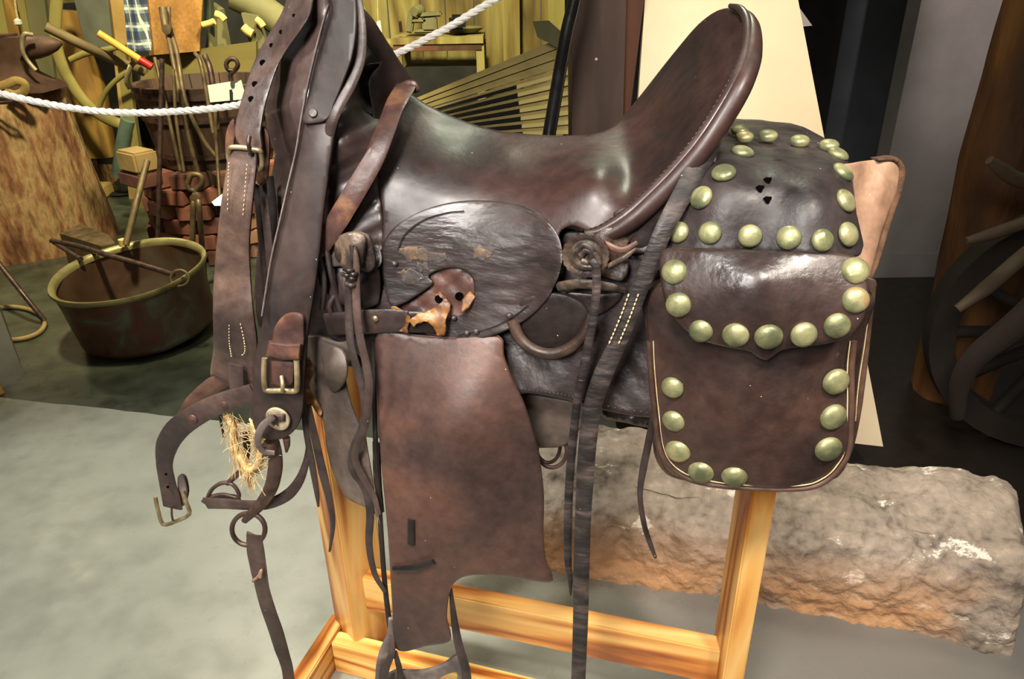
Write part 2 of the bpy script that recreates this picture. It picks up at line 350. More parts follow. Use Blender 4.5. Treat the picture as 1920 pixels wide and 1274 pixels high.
LE = dict(
 seat=pm('seat_leather', [(.35, (40, 24, 20)), (.52, (66, 36, 28)), (.68, (56, 40, 35))], 5, .42, .12, 90, coat=.08, dist=.6, rvar=.08, scratch=(30, .72, (120, 95, 75), .04, (1, 1, .4))),
 jockey=pm('worn_leather', [(.35, (38, 28, 26)), (.55, (62, 46, 40)), (.7, (70, 55, 48))], 6, .38, .5, 48, coat=.12, dist=.8, stretch=(.5, .5, 1.6), bdist=.004, scratch=(14, .66, (112, 82, 52), .05)),
 fork=pm('fork_leather', [(.35, (48, 33, 29)), (.55, (70, 50, 44)), (.7, (88, 68, 60))], 7, .34, .3, 35, coat=.15, dist=.5, scratch=(26, .68, (110, 75, 50), .05)),
 strap=pm('strap_leather', [(.35, (54, 40, 35)), (.55, (78, 57, 48)), (.7, (98, 74, 60))], 9, .42, .25, 120, dist=.5, scratch=(34, .70, (135, 105, 80), .05, (1, 1, .5))),
 strapt=pm('worn_tan_strap_leather', [(.35, (56, 41, 35)), (.52, (86, 62, 50)), (.68, (122, 90, 66))], 8, .45, .25, 110, dist=.6),
 center=pm('tooled_leather', [(.35, (42, 30, 26)), (.55, (62, 43, 36)), (.7, (72, 52, 43))], 8, .5, .35, 28, dist=1.5, bdist=.002),
 rust=pm('rust_leather', [(.35, (70, 42, 34)), (.52, (98, 58, 44)), (.66, (140, 88, 50))], 16, .45, .35, 80, dist=.5),
 fender=pm('fender_leather', [(.32, (52, 37, 32)), (.5, (82, 53, 42)), (.66, (110, 66, 44))], 4, .42, .1, 120, dist=.7, rvar=.06),
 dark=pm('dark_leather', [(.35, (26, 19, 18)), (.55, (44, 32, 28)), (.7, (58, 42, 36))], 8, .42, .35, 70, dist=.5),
 skirt=pm('skirt_leather', [(.35, (36, 26, 24)), (.55, (56, 40, 36)), (.7, (70, 50, 42))], 8, .44, .5, 60, dist=.6),
 black=pm('cracked_black_leather', [(.38, (30, 23, 21)), (.52, (50, 40, 35)), (.64, (84, 68, 58))], 34, .55, .7, 60, stretch=(.5, .5, 1.7), bdist=.004),
 lace=pm('lace_leather', [(.35, (40, 29, 26)), (.6, (66, 50, 43))], 20, .5, .3, 120),
 bag=pm('bag_leather', [(.33, (46, 33, 30)), (.5, (66, 44, 36)), (.66, (90, 58, 44))], 6, .36, .25, 100, dist=.8, coat=.15, scratch=(50, .7, (110, 90, 80), .05)),
 yoke=pm('yoke_leather', [(.35, (36, 28, 28)), (.55, (54, 42, 39)), (.7, (66, 50, 44))], 6, .45, .25, 90, dist=.6),
 curl=pm('curled_brown_leather', [(.35, (44, 29, 22)), (.6, (84, 56, 38))], 14, .4, .4, 80),
 brownedge=pm('brown_edge_leather', [(.35, (72, 46, 34)), (.6, (110, 72, 50))], 12, .5, .3, 80),
 olive=pm('limp_brown_leather', [(.35, (66, 52, 42)), (.55, (98, 80, 63)), (.7, (122, 100, 78))], 9, .6, .3, 60, dist=.6),
 grey=pm('grey_worn_leather', [(.35, (84, 72, 64)), (.55, (118, 102, 90)), (.7, (150, 132, 116))], 14, .5, .4, 60, dist=.6),
 torn=pm('torn_rawhide', [(.35, (80, 46, 22)), (.5, (116, 76, 38)), (.66, (156, 114, 60))], 30, .5, .6, 60, dist=.8),
 tan=pm('tan_leather', [(.35, (150, 104, 66)), (.55, (186, 138, 94)), (.7, (204, 160, 116))], 9, .6, .2, 50, stretch=(1, 1, .4), dist=1),
 wool=pm('brown_wool', [(.35, (52, 34, 20)), (.6, (90, 62, 38))], 40, .95, .9, 160),
 rosette=pm('rosette_leather', [(.38, (46, 34, 27)), (.52, (80, 62, 48)), (.64, (122, 96, 70))], 26, .4, .8, 70, dist=.8),
)
brass = pm('verdigris_brass', [(.36, (96, 100, 72)), (.5, (134, 134, 96)), (.62, (162, 157, 116)), (.74, (172, 134, 84))], 30, .42, .2, 160, metal=.4, dist=.3, rvar=.1, scratch=(120, .68, (50, 60, 40), .05))
oldbrass = pm('dull_brass', [(.36, (120, 105, 78)), (.6, (178, 160, 124))], 40, .4, .2, 120, metal=.6)
iron = pm('brown_iron', [(.35, (58, 44, 40)), (.6, (92, 70, 62))], 30, .45, .3, 90, metal=.5)
thread = pm('pale_thread', [(.4, (190, 165, 120)), (.6, (215, 195, 150))], 60, .8, 0, 50)
hole = pm('hole_dark', [(.4, (5, 4, 4)), (.6, (8, 6, 6))], 20, 1, 0, 20, rvar=0, spec=0)
fibre = pm('frayed_fibre', [(.35, (160, 125, 75)), (.6, (215, 185, 130))], 60, .85, .2, 120)
def pine(name, axis, rot=0, dark=1.0, light=1.0):
    st = {'s': (.12, 1, 1.3), 'n': (1, .12, 1.3), 'z': (1, 1, .1)}[axis]
    k = lambda c: tuple(min(255, int(x*light)) for x in c)
    return pm(name, [(.15, k((232, 186, 112))), (.45, k((222, 164, 86))), (.66, k((192, 120, 50))), (.85, k((142, 76, 28)))], 7, .42, .12, 30, stretch=st, rot=YAW+rot, kind='wood', bands=14, coat=.2, dist=.35, rvar=.05)
# ------------------------------------------------------------------ the room
M_floor = pm('painted_floor', [(.32, (128, 127, 114)), (.5, (158, 157, 143)), (.68, (172, 170, 156))], 1.6, .32, .06, 60, kind='mix', dist=.4, rvar=.1, scratch=(9, .72, (205, 205, 190), .03))
def floor_mat():
    m = M_floor; N = m.node_tree.nodes; L = m.node_tree.links; b = N['Principled BSDF']
    src = b.inputs['Base Color'].links[0].from_socket
    tc = N.new('ShaderNodeTexCoord'); sp = N.new('ShaderNodeSeparateXYZ'); L.new(tc.outputs['Object'], sp.inputs[0])
    def math_(op, a, b_):
        n = N.new('ShaderNodeMath'); n.operation = op
        for i, x in enumerate((a, b_)):
            if isinstance(x, (int, float)): n.inputs[i].default_value = x
            else: L.new(x, n.inputs[i])
        return n.outputs[0]
    nz = N.new('ShaderNodeTexNoise'); nz.inputs['Scale'].default_value = 7; nz.inputs['Detail'].default_value = 4; L.new(tc.outputs['Object'], nz.inputs[0])
    # the display floor behind a slanting line is a darker green-grey
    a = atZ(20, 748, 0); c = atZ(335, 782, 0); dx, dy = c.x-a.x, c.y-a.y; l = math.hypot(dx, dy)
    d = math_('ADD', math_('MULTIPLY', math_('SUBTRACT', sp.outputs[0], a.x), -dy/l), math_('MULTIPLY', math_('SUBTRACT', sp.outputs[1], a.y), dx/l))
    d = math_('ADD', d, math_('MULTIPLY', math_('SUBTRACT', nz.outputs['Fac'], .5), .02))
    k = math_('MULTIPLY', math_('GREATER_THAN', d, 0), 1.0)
    # walkway edge under the saddle stand (in x)
    e = atZ(1075, 1100, 0)
    k2 = N.new('ShaderNodeMapRange'); k2.inputs[1].default_value = e.x-.02; k2.inputs[2].default_value = e.x+.35; L.new(math_('ADD', sp.outputs[0], math_('MULTIPLY', nz.outputs['Fac'], .1)), k2.inputs[0])
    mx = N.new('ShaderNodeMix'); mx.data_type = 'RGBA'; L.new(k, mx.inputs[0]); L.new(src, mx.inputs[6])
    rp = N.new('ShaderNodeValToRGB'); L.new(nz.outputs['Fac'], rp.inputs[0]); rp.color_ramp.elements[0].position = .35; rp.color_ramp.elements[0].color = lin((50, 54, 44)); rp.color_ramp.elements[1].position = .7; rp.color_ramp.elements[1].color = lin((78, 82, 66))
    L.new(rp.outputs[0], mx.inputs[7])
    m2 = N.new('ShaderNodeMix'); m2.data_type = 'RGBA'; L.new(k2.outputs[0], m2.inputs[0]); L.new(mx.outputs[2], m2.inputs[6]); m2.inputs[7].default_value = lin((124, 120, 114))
    # dark brown floor behind the stone slab, the shade there put into its colour
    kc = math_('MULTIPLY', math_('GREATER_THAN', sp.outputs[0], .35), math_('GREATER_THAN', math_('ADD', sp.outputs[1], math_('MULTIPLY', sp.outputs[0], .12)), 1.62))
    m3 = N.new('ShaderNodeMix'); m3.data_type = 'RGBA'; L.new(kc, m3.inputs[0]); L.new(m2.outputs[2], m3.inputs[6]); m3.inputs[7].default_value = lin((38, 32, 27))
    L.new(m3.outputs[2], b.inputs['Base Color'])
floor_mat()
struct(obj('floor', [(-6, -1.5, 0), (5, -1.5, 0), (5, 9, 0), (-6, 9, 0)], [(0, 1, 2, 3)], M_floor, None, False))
M_plank = pm('weathered_planks', [(.2, (120, 108, 58)), (.45, (150, 136, 78)), (.7, (120, 100, 50)), (.9, (80, 66, 32))], 3, .8, .4, 20, stretch=(1, 1, .1), kind='wood', bands=6)
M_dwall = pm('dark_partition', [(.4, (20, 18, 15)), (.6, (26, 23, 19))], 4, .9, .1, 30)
M_gwall = pm('grey_wall_paint', [(.4, (128, 120, 116)), (.6, (140, 132, 128))], 3, .85, .08, 120)
M_door = pm('grey_door_paint', [(.4, (68, 72, 76)), (.6, (78, 82, 86))], 3, .6, .05, 60)
# plank wall at the back of the workshop display
mb = MB(); xw = -5.2; i = 0
while xw < 1.35:
    ww = random.uniform(.16, .27); v, f = box_geo((xw+ww/2, 6.2+random.uniform(-.012, .012), 1.25), ww-.008, .03, 2.5, bev=.004); mb.add(v, f); xw += ww
struct(mb.build('wall_back', M_plank, None))
# partition wall with the open doorway and the grey wall on the right
YW = 3.45
xa = atY(1728, 0, YW).x
v, f = box_geo(((xa+4.2)/2, YW+.06, 1.35), 4.2-xa, .12, 2.7); struct(obj('wall_right', v, f, M_gwall, None, False))
v, f = box_geo(((xa+4.2)/2, YW-.008, .06), 4.2-xa, .016, .12); struct(obj('baseboard_right', v, f, M_gwall, None, False))
xd = atY(1590, 0, YW+.5).x
v, f = box_geo((xd-.62, YW+.56, 1.35), 1.24, .1, 2.7); struct(obj('wall_dark', v, f, M_dwall, None, False))
v, f = box_geo(((xd+xa)/2+.15, YW+.55, 1.1), xa-xd+.3, .05, 2.2); dr = struct(obj('door_1', v, f, M_door, None, False))
v, f = box_geo((-6.02, 3.7, 1.35), .1, 10, 2.7); struct(obj('wall_left', v, f, M_plank, None, False))
# ------------------------------------------------------------------ saddle stand
Pz, Ps, Pn, PL = pine('pine_upright', 'z'), pine('pine_long', 's'), pine('pine_cross', 'n'), pine('pine_pale', 's', light=1.18)
base = S(960, 1200, 0); base.z = 0
stand = thing('saddle_stand', 'stained pine floor stand with two posts carrying the saddle', 'stand', base)
def post(u, v, n, zt, wx, wy, rot, mat, z0=0.0):
    b = S(u, v, n); X = Matrix.Rotation(rot, 3, 'Z') @ SD; b.z = z0
    return beam('post', b, Vector((b.x, b.y, zt)), wx, wy, mat, stand, side=X)
# left post turned so its narrow edge and its broad side both show
bl = S(668, 1190, -.02)
p = post(683, 1190, -.03, .86, .089, .089, math.radians(54), Pz)
p = post(1384, 1120, .05, .86, .038, .089, math.radians(10), Pz)
a = S(700, 1130, -.02); b = S(1352, 1260, .03)
hz = .22
def rail(p1, p2, hgt, thk, mat, name='rail'):
    p1 = Vector(p1); p2 = Vector(p2); Z = (p2-p1).normalized(); side = Vector((0, 0, 1)); return beam(name, p1, p2, hgt, thk, mat, stand, side=side)
# middle rail between the posts
r1 = S(690, 1106, -.0); r2 = S(1350, 1236, .04)
zz = (r1.z+r2.z)/2; r1.z = r2.z = zz
rail(r1, r2, .089, .038, Ps)
# base frame lying on the floor
q1 = atZ(628, 1196, .085); q2 = atZ(1010, 1290, .085); dd = (q2-q1).normalized()
q1c = Vector((q1.x, q1.y, .0435)); q2c = q1c+dd*.82
nn = Vector((dd.y, -dd.x, 0))
rail(q1c+nn*.0-Vector((0, 0, .0)), q2c, .087, .038, PL, 'base_rail')
g1 = q1c-dd*.02
rail(g1-nn*.06, g1+nn*.62, .087, .038, Pn, 'base_rail')
rail(q2c+nn*.0+dd*.02, q2c+nn*.5+dd*.02, .087, .038, Pn, 'base_rail')
# arms under the saddle (they carry it)
t1 = S(640, 560, 0); t2 = S(1420, 560, 0); t1.z = t2.z = .86
rail(t1, t2, .08, .12, Ps, 'top_bar')
# ------------------------------------------------------------------ the saddle
sad = thing('riding_saddle', 'old dark brown leather western saddle with worn round jockey on pine stand', 'saddle', S(900, 560, 0))
seat_ctl = [(762, 150, .0), (850, 218, 0), (950, 247, 0), (1060, 254, 0), (1145, 240, -.02), (1200, 180, -.09), (1275, 85, -.1), (1345, 20, -.05), (1385, 17, 0), (1405, 60, .05), (1385, 150, .12), (1312, 265, .155), (1220, 365, .17), (1130, 432, .18), (1080, 437, .18),
 (1180, 250, .0), (1262, 185, .02), (1335, 90, .01), (1130, 330, .135), (1180, 330, .11), (1240, 280, .10), (950, 330, .105), (950, 285, .06), (950, 400, .15), (850, 450, .165), (850, 550, .185), (850, 630, .2), (1000, 500, .185), (1000, 580, .198), (740, 570, .19), (716, 450, .172), (716, 350, .15), (725, 280, .11), (740, 210, .05), (800, 300, .11), (830, 250, .05)]
def jf(u, v):
    # the round stamped panel stands proud and is creased on its right half
    d = math.hypot(u-885, v-505); e = 0
    if u > 880 and v > 420: e += .0005*math.sin((v+.25*u)*.2+1.6*math.sin(u*.05))*min(1, (u-880)/60)*min(1, (v-420)/40)
    e += .002*math.sin(u*.031+v*.017)*math.sin(v*.023)
    # dished cantle seat, seam near the rim
    return e
seat_out = [(745, 168), (775, 180), (800, 196), (850, 219), (900, 237), (950, 248), (1000, 253), (1060, 255), (1110, 252), (1145, 240), (1170, 215), (1200, 180), (1235, 135), (1275, 85), (1310, 45), (1345, 20), (1375, 15), (1398, 25), (1405, 55), (1400, 100), (1380, 150), (1350, 205), (1310, 265), (1265, 320), (1220, 365), (1175, 405), (1130, 432), (1100, 434), (1072, 424), (1048, 440), (1052, 480), (1045, 520), (1025, 560), (990, 595), (940, 622), (890, 636), (850, 637), (832, 628), (836, 600), (868, 590), (872, 570), (888, 555), (885, 520), (855, 503), (820, 508), (803, 520), (810, 535), (740, 576), (722, 540), (716, 500), (714, 450), (716, 400), (710, 360), (700, 335), (708, 290), (720, 235), (730, 195)]
sheet('seat', seat_out, seat_ctl, LE['seat'], sad, .005, 9, True, 4, fn=jf, k=3)
sheet('far_seat_side', seat_out, seat_ctl, LE['seat'], sad, .005, 16, True, 4, fn=jf, k=3, mirror=True, clip=lambda u, v: u < 1110 and v > 215+.03*u)
# the stamped round panel on its lower front
jo = [(885+168*math.cos(t)*1.0, 505+131*math.sin(t)) for t in np.linspace(-math.pi*1.02, math.pi*.02, 24)]
seatn = Rbf(seat_ctl)
def rough(P, s=3.0, n=4, seed=1):
    r = random.Random(seed); out = []
    for a, b in zip(P, P[1:]+P[:1]):
        for i in range(n): out.append((a[0]+(b[0]-a[0])*i/n+r.uniform(-s, s), a[1]+(b[1]-a[1])*i/n+r.uniform(-s, s)))
    return out
def on(u, v, d=.004): return (u, v, float(seatn([(u, v)])[0])+jf(u, v)+d)
jk = [(716, 470), (722, 540), (740, 576), (810, 535), (803, 520), (820, 508), (855, 503), (885, 520), (888, 555), (872, 570), (868, 590), (836, 600), (832, 630), (850, 639), (890, 638), (940, 624), (990, 597), (1025, 562), (1047, 520), (1055, 480), (1046, 440), (1020, 408), (985, 388), (935, 378), (880, 376), (830, 383), (785, 398), (750, 418), (728, 440)]
def jfn(u, v): return jf(u, v)+.0005
sheet('jockey', jk, [(a, b, c+.0009) for a, b, c in seat_ctl], LE['jockey'], sad, .0025, 7, True, 3, rdep=.0012, fn=jfn, k=3)
tube('stamped_line', [S(*on(a, b, .0048)) for a, b in ((745, 470), (757, 442), (790, 415), (835, 400), (870, 396))], .0009, LE['dark'], sad, 6)
tube('stamped_line', [S(*on(a, b, .0048)) for a, b in ((860, 628), (920, 615), (965, 592), (990, 572))], .0008, LE['dark'], sad, 6)
for (a, b) in ((740, 495), (851, 597), (893, 622), (955, 592), (876, 625)):
    lathe('rivet', S(*on(a, b, .004)), [(.0045, 0), (.004, .0012), (.002, .002), (0.0001, .0022)], LE['skirt'], sad, axis=-fw, seg=12)
# torn edge patches
scuffm = pm('scuffed_leather', [(.42, (58, 44, 36)), (.52, (92, 66, 42)), (.62, (136, 98, 54))], 45, .6, .6, 120)
sheet('torn_patch', [(733, 572), (745, 568), (805, 530), (800, 512), (850, 496), (892, 518), (894, 560), (876, 580), (870, 605), (838, 612), (834, 632), (800, 628), (770, 600), (745, 630), (735, 600)], [(740, 600, .186), (880, 520, .178), (850, 560, .182), (830, 630, .195)], LE['rust'], sad, .003, 8, fn=lambda u, v: .002*math.sin(u*.12)*math.sin(v*.15))
for pts in ([(735, 574), (752, 580), (768, 598), (764, 626), (750, 622), (738, 616)], [(762, 604), (778, 592), (802, 584), (822, 570), (815, 556), (826, 548), (838, 562), (846, 575), (838, 590), (833, 630), (820, 630), (812, 612), (795, 603), (776, 612)], [(868, 560), (882, 545), (890, 560), (878, 580), (866, 588)]):
    jn = [on(a, b, .004) for a, b in pts]
    jn = [(a, b, max(c, .2 + min(.014, max(0, (b-575)*.0006)) if b > 575 else c)) for a, b, c in jn]
    sheet('torn_scrap', rough(pts, 2.2, 3), jn+[(pts[0][0]+3, pts[0][1]+40, jn[0][2]+.003)], LE['torn'], sad, .0016, 6, rnd=2, fn=lambda u, v: .0012*math.sin(u*.4)*math.sin(v*.37), label='ragged orange rawhide')
for k_, pts in enumerate(([(742, 470), (770, 462), (800, 468), (835, 476), (842, 490), (815, 494), (790, 486), (765, 490)], [(884, 466), (925, 468), (922, 482), (905, 492), (890, 486)], [(780, 495), (800, 492), (806, 510), (788, 512)], [(745, 510), (770, 505), (796, 520), (780, 535), (755, 528)])):
    sheet('scuff', rough(pts, 4, 4, k_), [on(a, b, .0022) for a, b in pts], scuffm, sad, .0008, 6, False, rnd=2, rdep=.0004)
for (a, b, r) in ((823, 561, .006), (861, 556, .006)):
    lathe('lace_hole', S(a, b, .190), [(r, 0), (r*.9, .0012), (.0001, .0013)], hole, sad, axis=-fw, seg=12)
# cantle rim roll and back
rim = [(1372, 13, -.01), (1392, 20, .02), (1404, 45, .05), (1403, 95, .09), (1384, 150, .125), (1352, 208, .145), (1312, 268, .16), (1266, 322, .168), (1220, 368, .175), (1175, 407, .182), (1130, 434, .187), (1100, 440, .188)]
def rimtube(name, off, r, mat):
    PP = []
    for u, v, n in rim: PP.append(S(u+off[0], v+off[1], n))
    return tube(name, PP, r, mat, sad, 12)
rimtube('cantle_roll', (-3, -2), [.003, .005, .006, .007, .008, .008, .008, .008, .008, .008, .007, .005], LE['fork'])
rimtube('cantle_binding', (6, 8), [.003, .006, .010, .013, .014, .014, .014, .014, .014, .013, .010, .006], LE['seat'])
stitches('stitching', [(u-14, v-8, n+.004) for u, v, n in rim[2:]], LE['dark'], sad, .006, .004, .0005)
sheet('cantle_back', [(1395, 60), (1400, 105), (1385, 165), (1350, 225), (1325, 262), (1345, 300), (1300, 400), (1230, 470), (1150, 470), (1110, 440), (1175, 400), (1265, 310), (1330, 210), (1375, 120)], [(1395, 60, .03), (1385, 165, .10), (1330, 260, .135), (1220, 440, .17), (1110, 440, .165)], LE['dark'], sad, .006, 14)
# far half of the cantle
sheet('far_cantle_side', [(1210, 190), (1270, 100), (1340, 35), (1385, 30), (1390, 110), (1345, 205), (1290, 280), (1200, 300), (1150, 270)], [(1210, 190, -.10), (1340, 35, -.07), (1390, 110, -.02), (1290, 280, -.10), (1160, 280, -.12)], LE['seat'], sad, .006, 16)
# fork / pommel
fork_ctl = [(578, -40, .03), (545, 55, .05), (505, 160, .06), (500, 240, .08), (515, 330, .1), (520, 400, .12), (600, 460, .175), (680, 450, .178), (714, 400, .165), (600, 60, .10), (575, 60, .10), (550, 120, .115), (590, 160, .135), (535, 200, .135), (570, 250, .155), (600, 10, .085), (600, 330, .17), (660, 330, .165), (700, 300, .145), (650, 120, .12), (650, 220, .155), (690, 80, .02), (740, 130, .0), (765, 150, .0), (700, 165, .015), (725, 230, .08), (640, -30, .05), (660, 20, .045)]
sheet('fork', [(583, -50), (560, 20), (530, 90), (508, 145), (498, 200), (502, 250), (515, 290), (508, 340), (518, 400), (540, 440), (600, 480), (660, 480), (716, 470), (717, 400), (708, 340), (705, 290), (725, 220), (752, 185), (772, 158), (750, 120), (722, 75), (692, 35), (670, 5), (655, -50)], fork_ctl, LE['fork'], sad, .006, 9, fn=lambda u, v: .0035*math.sin(u*.05+v*.03)*math.sin(v*.045)+.001*math.sin(v*.21+u*.1), k=3)
sheet('far_fork_side', [(583, -50), (560, 20), (530, 90), (508, 145), (498, 200), (515, 290), (518, 400), (600, 480), (716, 470), (708, 340), (725, 220), (765, 170), (722, 75), (670, 5), (655, -50)], [(a, b, c*.42) for a, b, c in fork_ctl], LE['fork'], sad, .006, 18, k=3, mirror=True, clip=lambda u, v: 540 < u < 640)
sheet('gullet_shade', [(683, 128), (700, 118), (735, 122), (752, 150), (735, 175), (712, 200), (692, 200), (684, 170)], [(683, 150, .052), (752, 150, .014), (712, 200, .055), (700, 120, .05)], LE['dark'], sad, .004, 8, label='dark sheet for the shade in the hollow behind the fork', fn=lambda u, v: -.002)  # dark sheet standing for the shade inside the hollow
sheet('fork_panel', [(668, 10), (694, 30), (724, 76), (752, 120), (775, 156), (752, 172), (728, 208), (704, 250), (696, 200), (690, 150), (712, 120), (700, 100), (680, 70)], [(668, 10, .045), (724, 76, .03), (775, 156, .012), (704, 250, .10), (690, 150, .075)], LE['seat'], sad, .005, 9, rnd=3)
hp = S(612, -25, .0)
lathe('horn', hp, [(.026, -.06), (.018, -.02), (.017, .02), (.02, .05), (.045, .065), (.05, .072), (.048, .08), (.03, .087), (.0001, .09)], LE['fork'], sad, axis=Vector((-.25, 0, 1)).normalized())
# skirts
sheet('skirt', [(500, 400), (486, 450), (478, 520), (482, 600), (500, 625), (560, 628), (640, 640), (700, 690), (760, 700), (950, 736), (1000, 738), (1060, 750), (1140, 772), (1216, 784), (1260, 780), (1400, 740), (1540, 620), (1560, 480), (1480, 330), (1330, 280), (1180, 430), (1000, 420), (720, 400), (600, 420)],
  [(500, 420, .10), (480, 540, .12), (600, 500, .165), (600, 600, .178), (720, 500, .16), (720, 680, .185), (950, 600, .17), (960, 730, .205), (1150, 600, .18), (1210, 780, .215), (1180, 460, .16), (1400, 450, .14), (1330, 290, .08), (1540, 600, .16), (1480, 340, .07)], LE['skirt'], sad, .007, 12, fn=lambda u, v: .003*math.sin(u*.03+v*.02)+.0006*math.sin(u*.11-v*.09), k=3)
stitches('stitching', [(970, 728, .213), (1060, 741, .216), (1140, 762, .219), (1214, 774, .222)], LE['lace'], sad, .005, .003, .0007)
sheet('far_skirt', [(500, 400), (478, 520), (482, 600), (560, 628), (700, 690), (950, 736), (1140, 772), (1260, 780), (1400, 740), (1540, 620), (1560, 480), (1480, 330), (1330, 280), (1180, 430), (720, 400)], [(500, 420, .10), (480, 540, .12), (600, 600, .178), (720, 680, .185), (960, 730, .205), (1210, 780, .215), (1330, 290, .08), (1540, 600, .16), (1480, 340, .07), (1000, 430, .13)], LE['skirt'], sad, .007, 26, k=2, mirror=True)
sheet('skirt_wool', [(1128, 765), (1216, 775), (1224, 800), (1200, 800), (1170, 793), (1135, 786)], .200, LE['dark'], sad, .012, 7, fn=lambda u, v: .004*random.random())
sheet('lower_flap', [(962, 738), (1010, 742), (1098, 762), (1094, 795), (1062, 834), (1030, 840), (996, 836), (974, 800), (950, 745)], .17, LE['olive'], sad, .005, 10)
tube('cinch_ring', [S(1035+28*math.cos(t), 845+32*math.sin(t), .16) for t in np.linspace(0, 6.28, 15)[:-1]], .0032, iron, sad, 8, closed=True)
tube('cinch_ring', [S(1028+22*math.cos(t), 838+30*math.sin(t), .15) for t in np.linspace(0, 6.28, 15)[:-1]], .003, iron, sad, 8, closed=True)
# front leather tangles between fork and skirt
sheet('front_billet_leather', [(595, 500), (640, 490), (706, 495), (712, 560), (700, 575), (660, 580), (625, 560), (600, 540)], [(600, 500, .185), (700, 500, .185), (650, 560, .2), (700, 575, .19)], LE['dark'], sad, .004, 9, fn=lambda u, v: .004*math.sin(u*.06)*math.sin(v*.06))
sheet('front_jockey', [(596, 455), (640, 440), (700, 440), (716, 480), (712, 500), (690, 510), (650, 500), (610, 498)], [(600, 460, .19), (710, 480, .185), (650, 500, .2)], LE['rosette'], sad, .004, 8, fn=lambda u, v: .003*math.sin(u*.07))
for P in ([(612, 470, .2), (622, 520, .205), (632, 560, .2), (640, 590, .2)], [(600, 480, .2), (608, 530, .205), (604, 580, .2)], [(630, 550, .2), (618, 575, .205), (628, 600, .2)]):
    tube('lace', [S(*q) for q in P], .004, LE['lace'], sad, 8)
ribbon('rigging_strap', [(612, 608, .203, 22), (650, 607, .206, 24), (700, 604, .208, 24), (760, 604, .206, 22), (840, 606, .198, 20)], LE['skirt'], sad, .004)
ribbon('rigging_strap', [(664, 604, .211, 23), (690, 603, .213, 24), (735, 602, .212, 24), (765, 603, .208, 22)], LE['strap'], sad, .004)
lathe('rivet', S(703, 598, .217), [(.005, 0), (.004, .002), (.0001, .003)], oldbrass, sad, axis=ND, seg=12)
ribbon('cinch_strap', [(560, 655, .15, 28), (640, 662, .16, 28), (706, 668, .17, 28)], LE['dark'], sad, .005)
# front rosette: folded leather square
sheet('front_rosette_base', [(628, 455), (655, 438), (690, 440), (702, 470), (704, 500), (688, 512), (660, 498), (632, 490)], .206, LE['rosette'], sad, .006, 8, rnd=6)
sheet('front_rosette', [(637, 442), (665, 434), (684, 440), (686, 462), (682, 482), (680, 500), (660, 506), (638, 500), (640, 480), (634, 460)], [(640, 445, .214), (684, 445, .214), (660, 470, .222), (640, 500, .214), (682, 500, .214)], LE['rosette'], sad, .006, 7, rnd=6, label='folded square leather rosette')
ribbon('saddle_string', [(660, 460, .227, 5), (661, 480, .228, 5), (655, 500, .226, 6), (654, 560, .226, 8), (657, 640, .235, 8), (672, 700, .24, 8), (683, 745, .24, 8), (682, 790, .24, 7), (664, 840, .235, 8), (661, 880, .235, 9), (684, 915, .235, 9), (694, 960, .24, 8), (692, 1020, .245, 7), (702, 1075, .245, 6), (722, 1110, .245, 5)], LE['lace'], sad, .004, label='long front saddle string')
ribbon('saddle_string', [(662, 462, .226, 5), (668, 490, .229, 6), (668, 550, .23, 8), (673, 620, .24, 8), (688, 690, .245, 8), (692, 735, .245, 8), (684, 800, .245, 7), (670, 835, .245, 7), (666, 860, .24, 7), (678, 890, .24, 8), (700, 930, .24, 7), (712, 965, .245, 4)], LE['strap'], sad, .004)
for i, (a, b) in enumerate(((655, 505), (662, 512), (650, 514), (660, 520), (658, 532))):
    tube('wrap', [S(a-9, b, .228), S(a, b+3, .237), S(a+9, b+1, .228)], .0032, LE['rosette'], sad, 8)
# strap from seat front down across the fork
ribbon('breast_strap', [(762, 160, .045, 20), (742, 195, .09, 21), (722, 245, .14, 20), (700, 300, .17, 19), (668, 355, .19, 20), (635, 410, .198, 20), (605, 460, .2, 16), (590, 490, .2, 5)], LE['rust'], sad, .004)
sheet('seat_tip', [(748, 160), (765, 150), (782, 155), (786, 172), (770, 176), (752, 182)], .047, LE['rust'], sad, .006, 7, rnd=5)
# rear rosette with rigging folds
sheet('rear_rigging_leather', [(1040, 500), (1075, 500), (1120, 515), (1165, 528), (1180, 500), (1176, 460), (1200, 430), (1160, 425), (1120, 430), (1080, 470)], [(1045, 505, .185), (1120, 515, .198), (1175, 500, .19), (1180, 440, .185), (1120, 440, .195)], LE['rosette'], sad, .005, 8, fn=lambda u, v: .004*math.sin(u*.07+v*.05))
ribbon('rear_billet', [(1045, 538, .192, 9), (1090, 532, .2, 10), (1140, 538, .2, 9), (1172, 545, .19, 6)], LE['rosette'], sad, .005)
sheet('rear_rigging_leather', [(1060, 548), (1120, 552), (1168, 548), (1150, 575), (1110, 595), (1085, 570)], .186, LE['skirt'], sad, .005, 8)
ribbon('rear_billet', [(1130, 455, .2, 6), (1165, 470, .205, 7), (1195, 455, .2, 5)], LE['rust'], sad, .004)
ribbon('rear_billet', [(1140, 500, .205, 5), (1168, 485, .208, 6), (1190, 468, .2, 4)], LE['rosette'], sad, .004)
sheet('rear_flap', [(1150, 400), (1200, 385), (1250, 380), (1235, 430), (1205, 470), (1175, 450)], .178, LE['skirt'], sad, .004, 9)
rc = S(1098, 479, .212)
def sc_(t, h, k): return 1+.045*abs(math.sin(t*11)) if k < 4 else 1
ros = lathe('rear_rosette', rc, [(.027, -.006), (.029, 0), (.028, .003), (.024, .004), (.021, .002), (.019, .0055), (.015, .007), (.011, .0045), (.006, .006), (.0001, .0065)], LE['rosette'], sad, axis=(ND+SD*.1), seg=88, rf=sc_, label='round scalloped leather rosette')
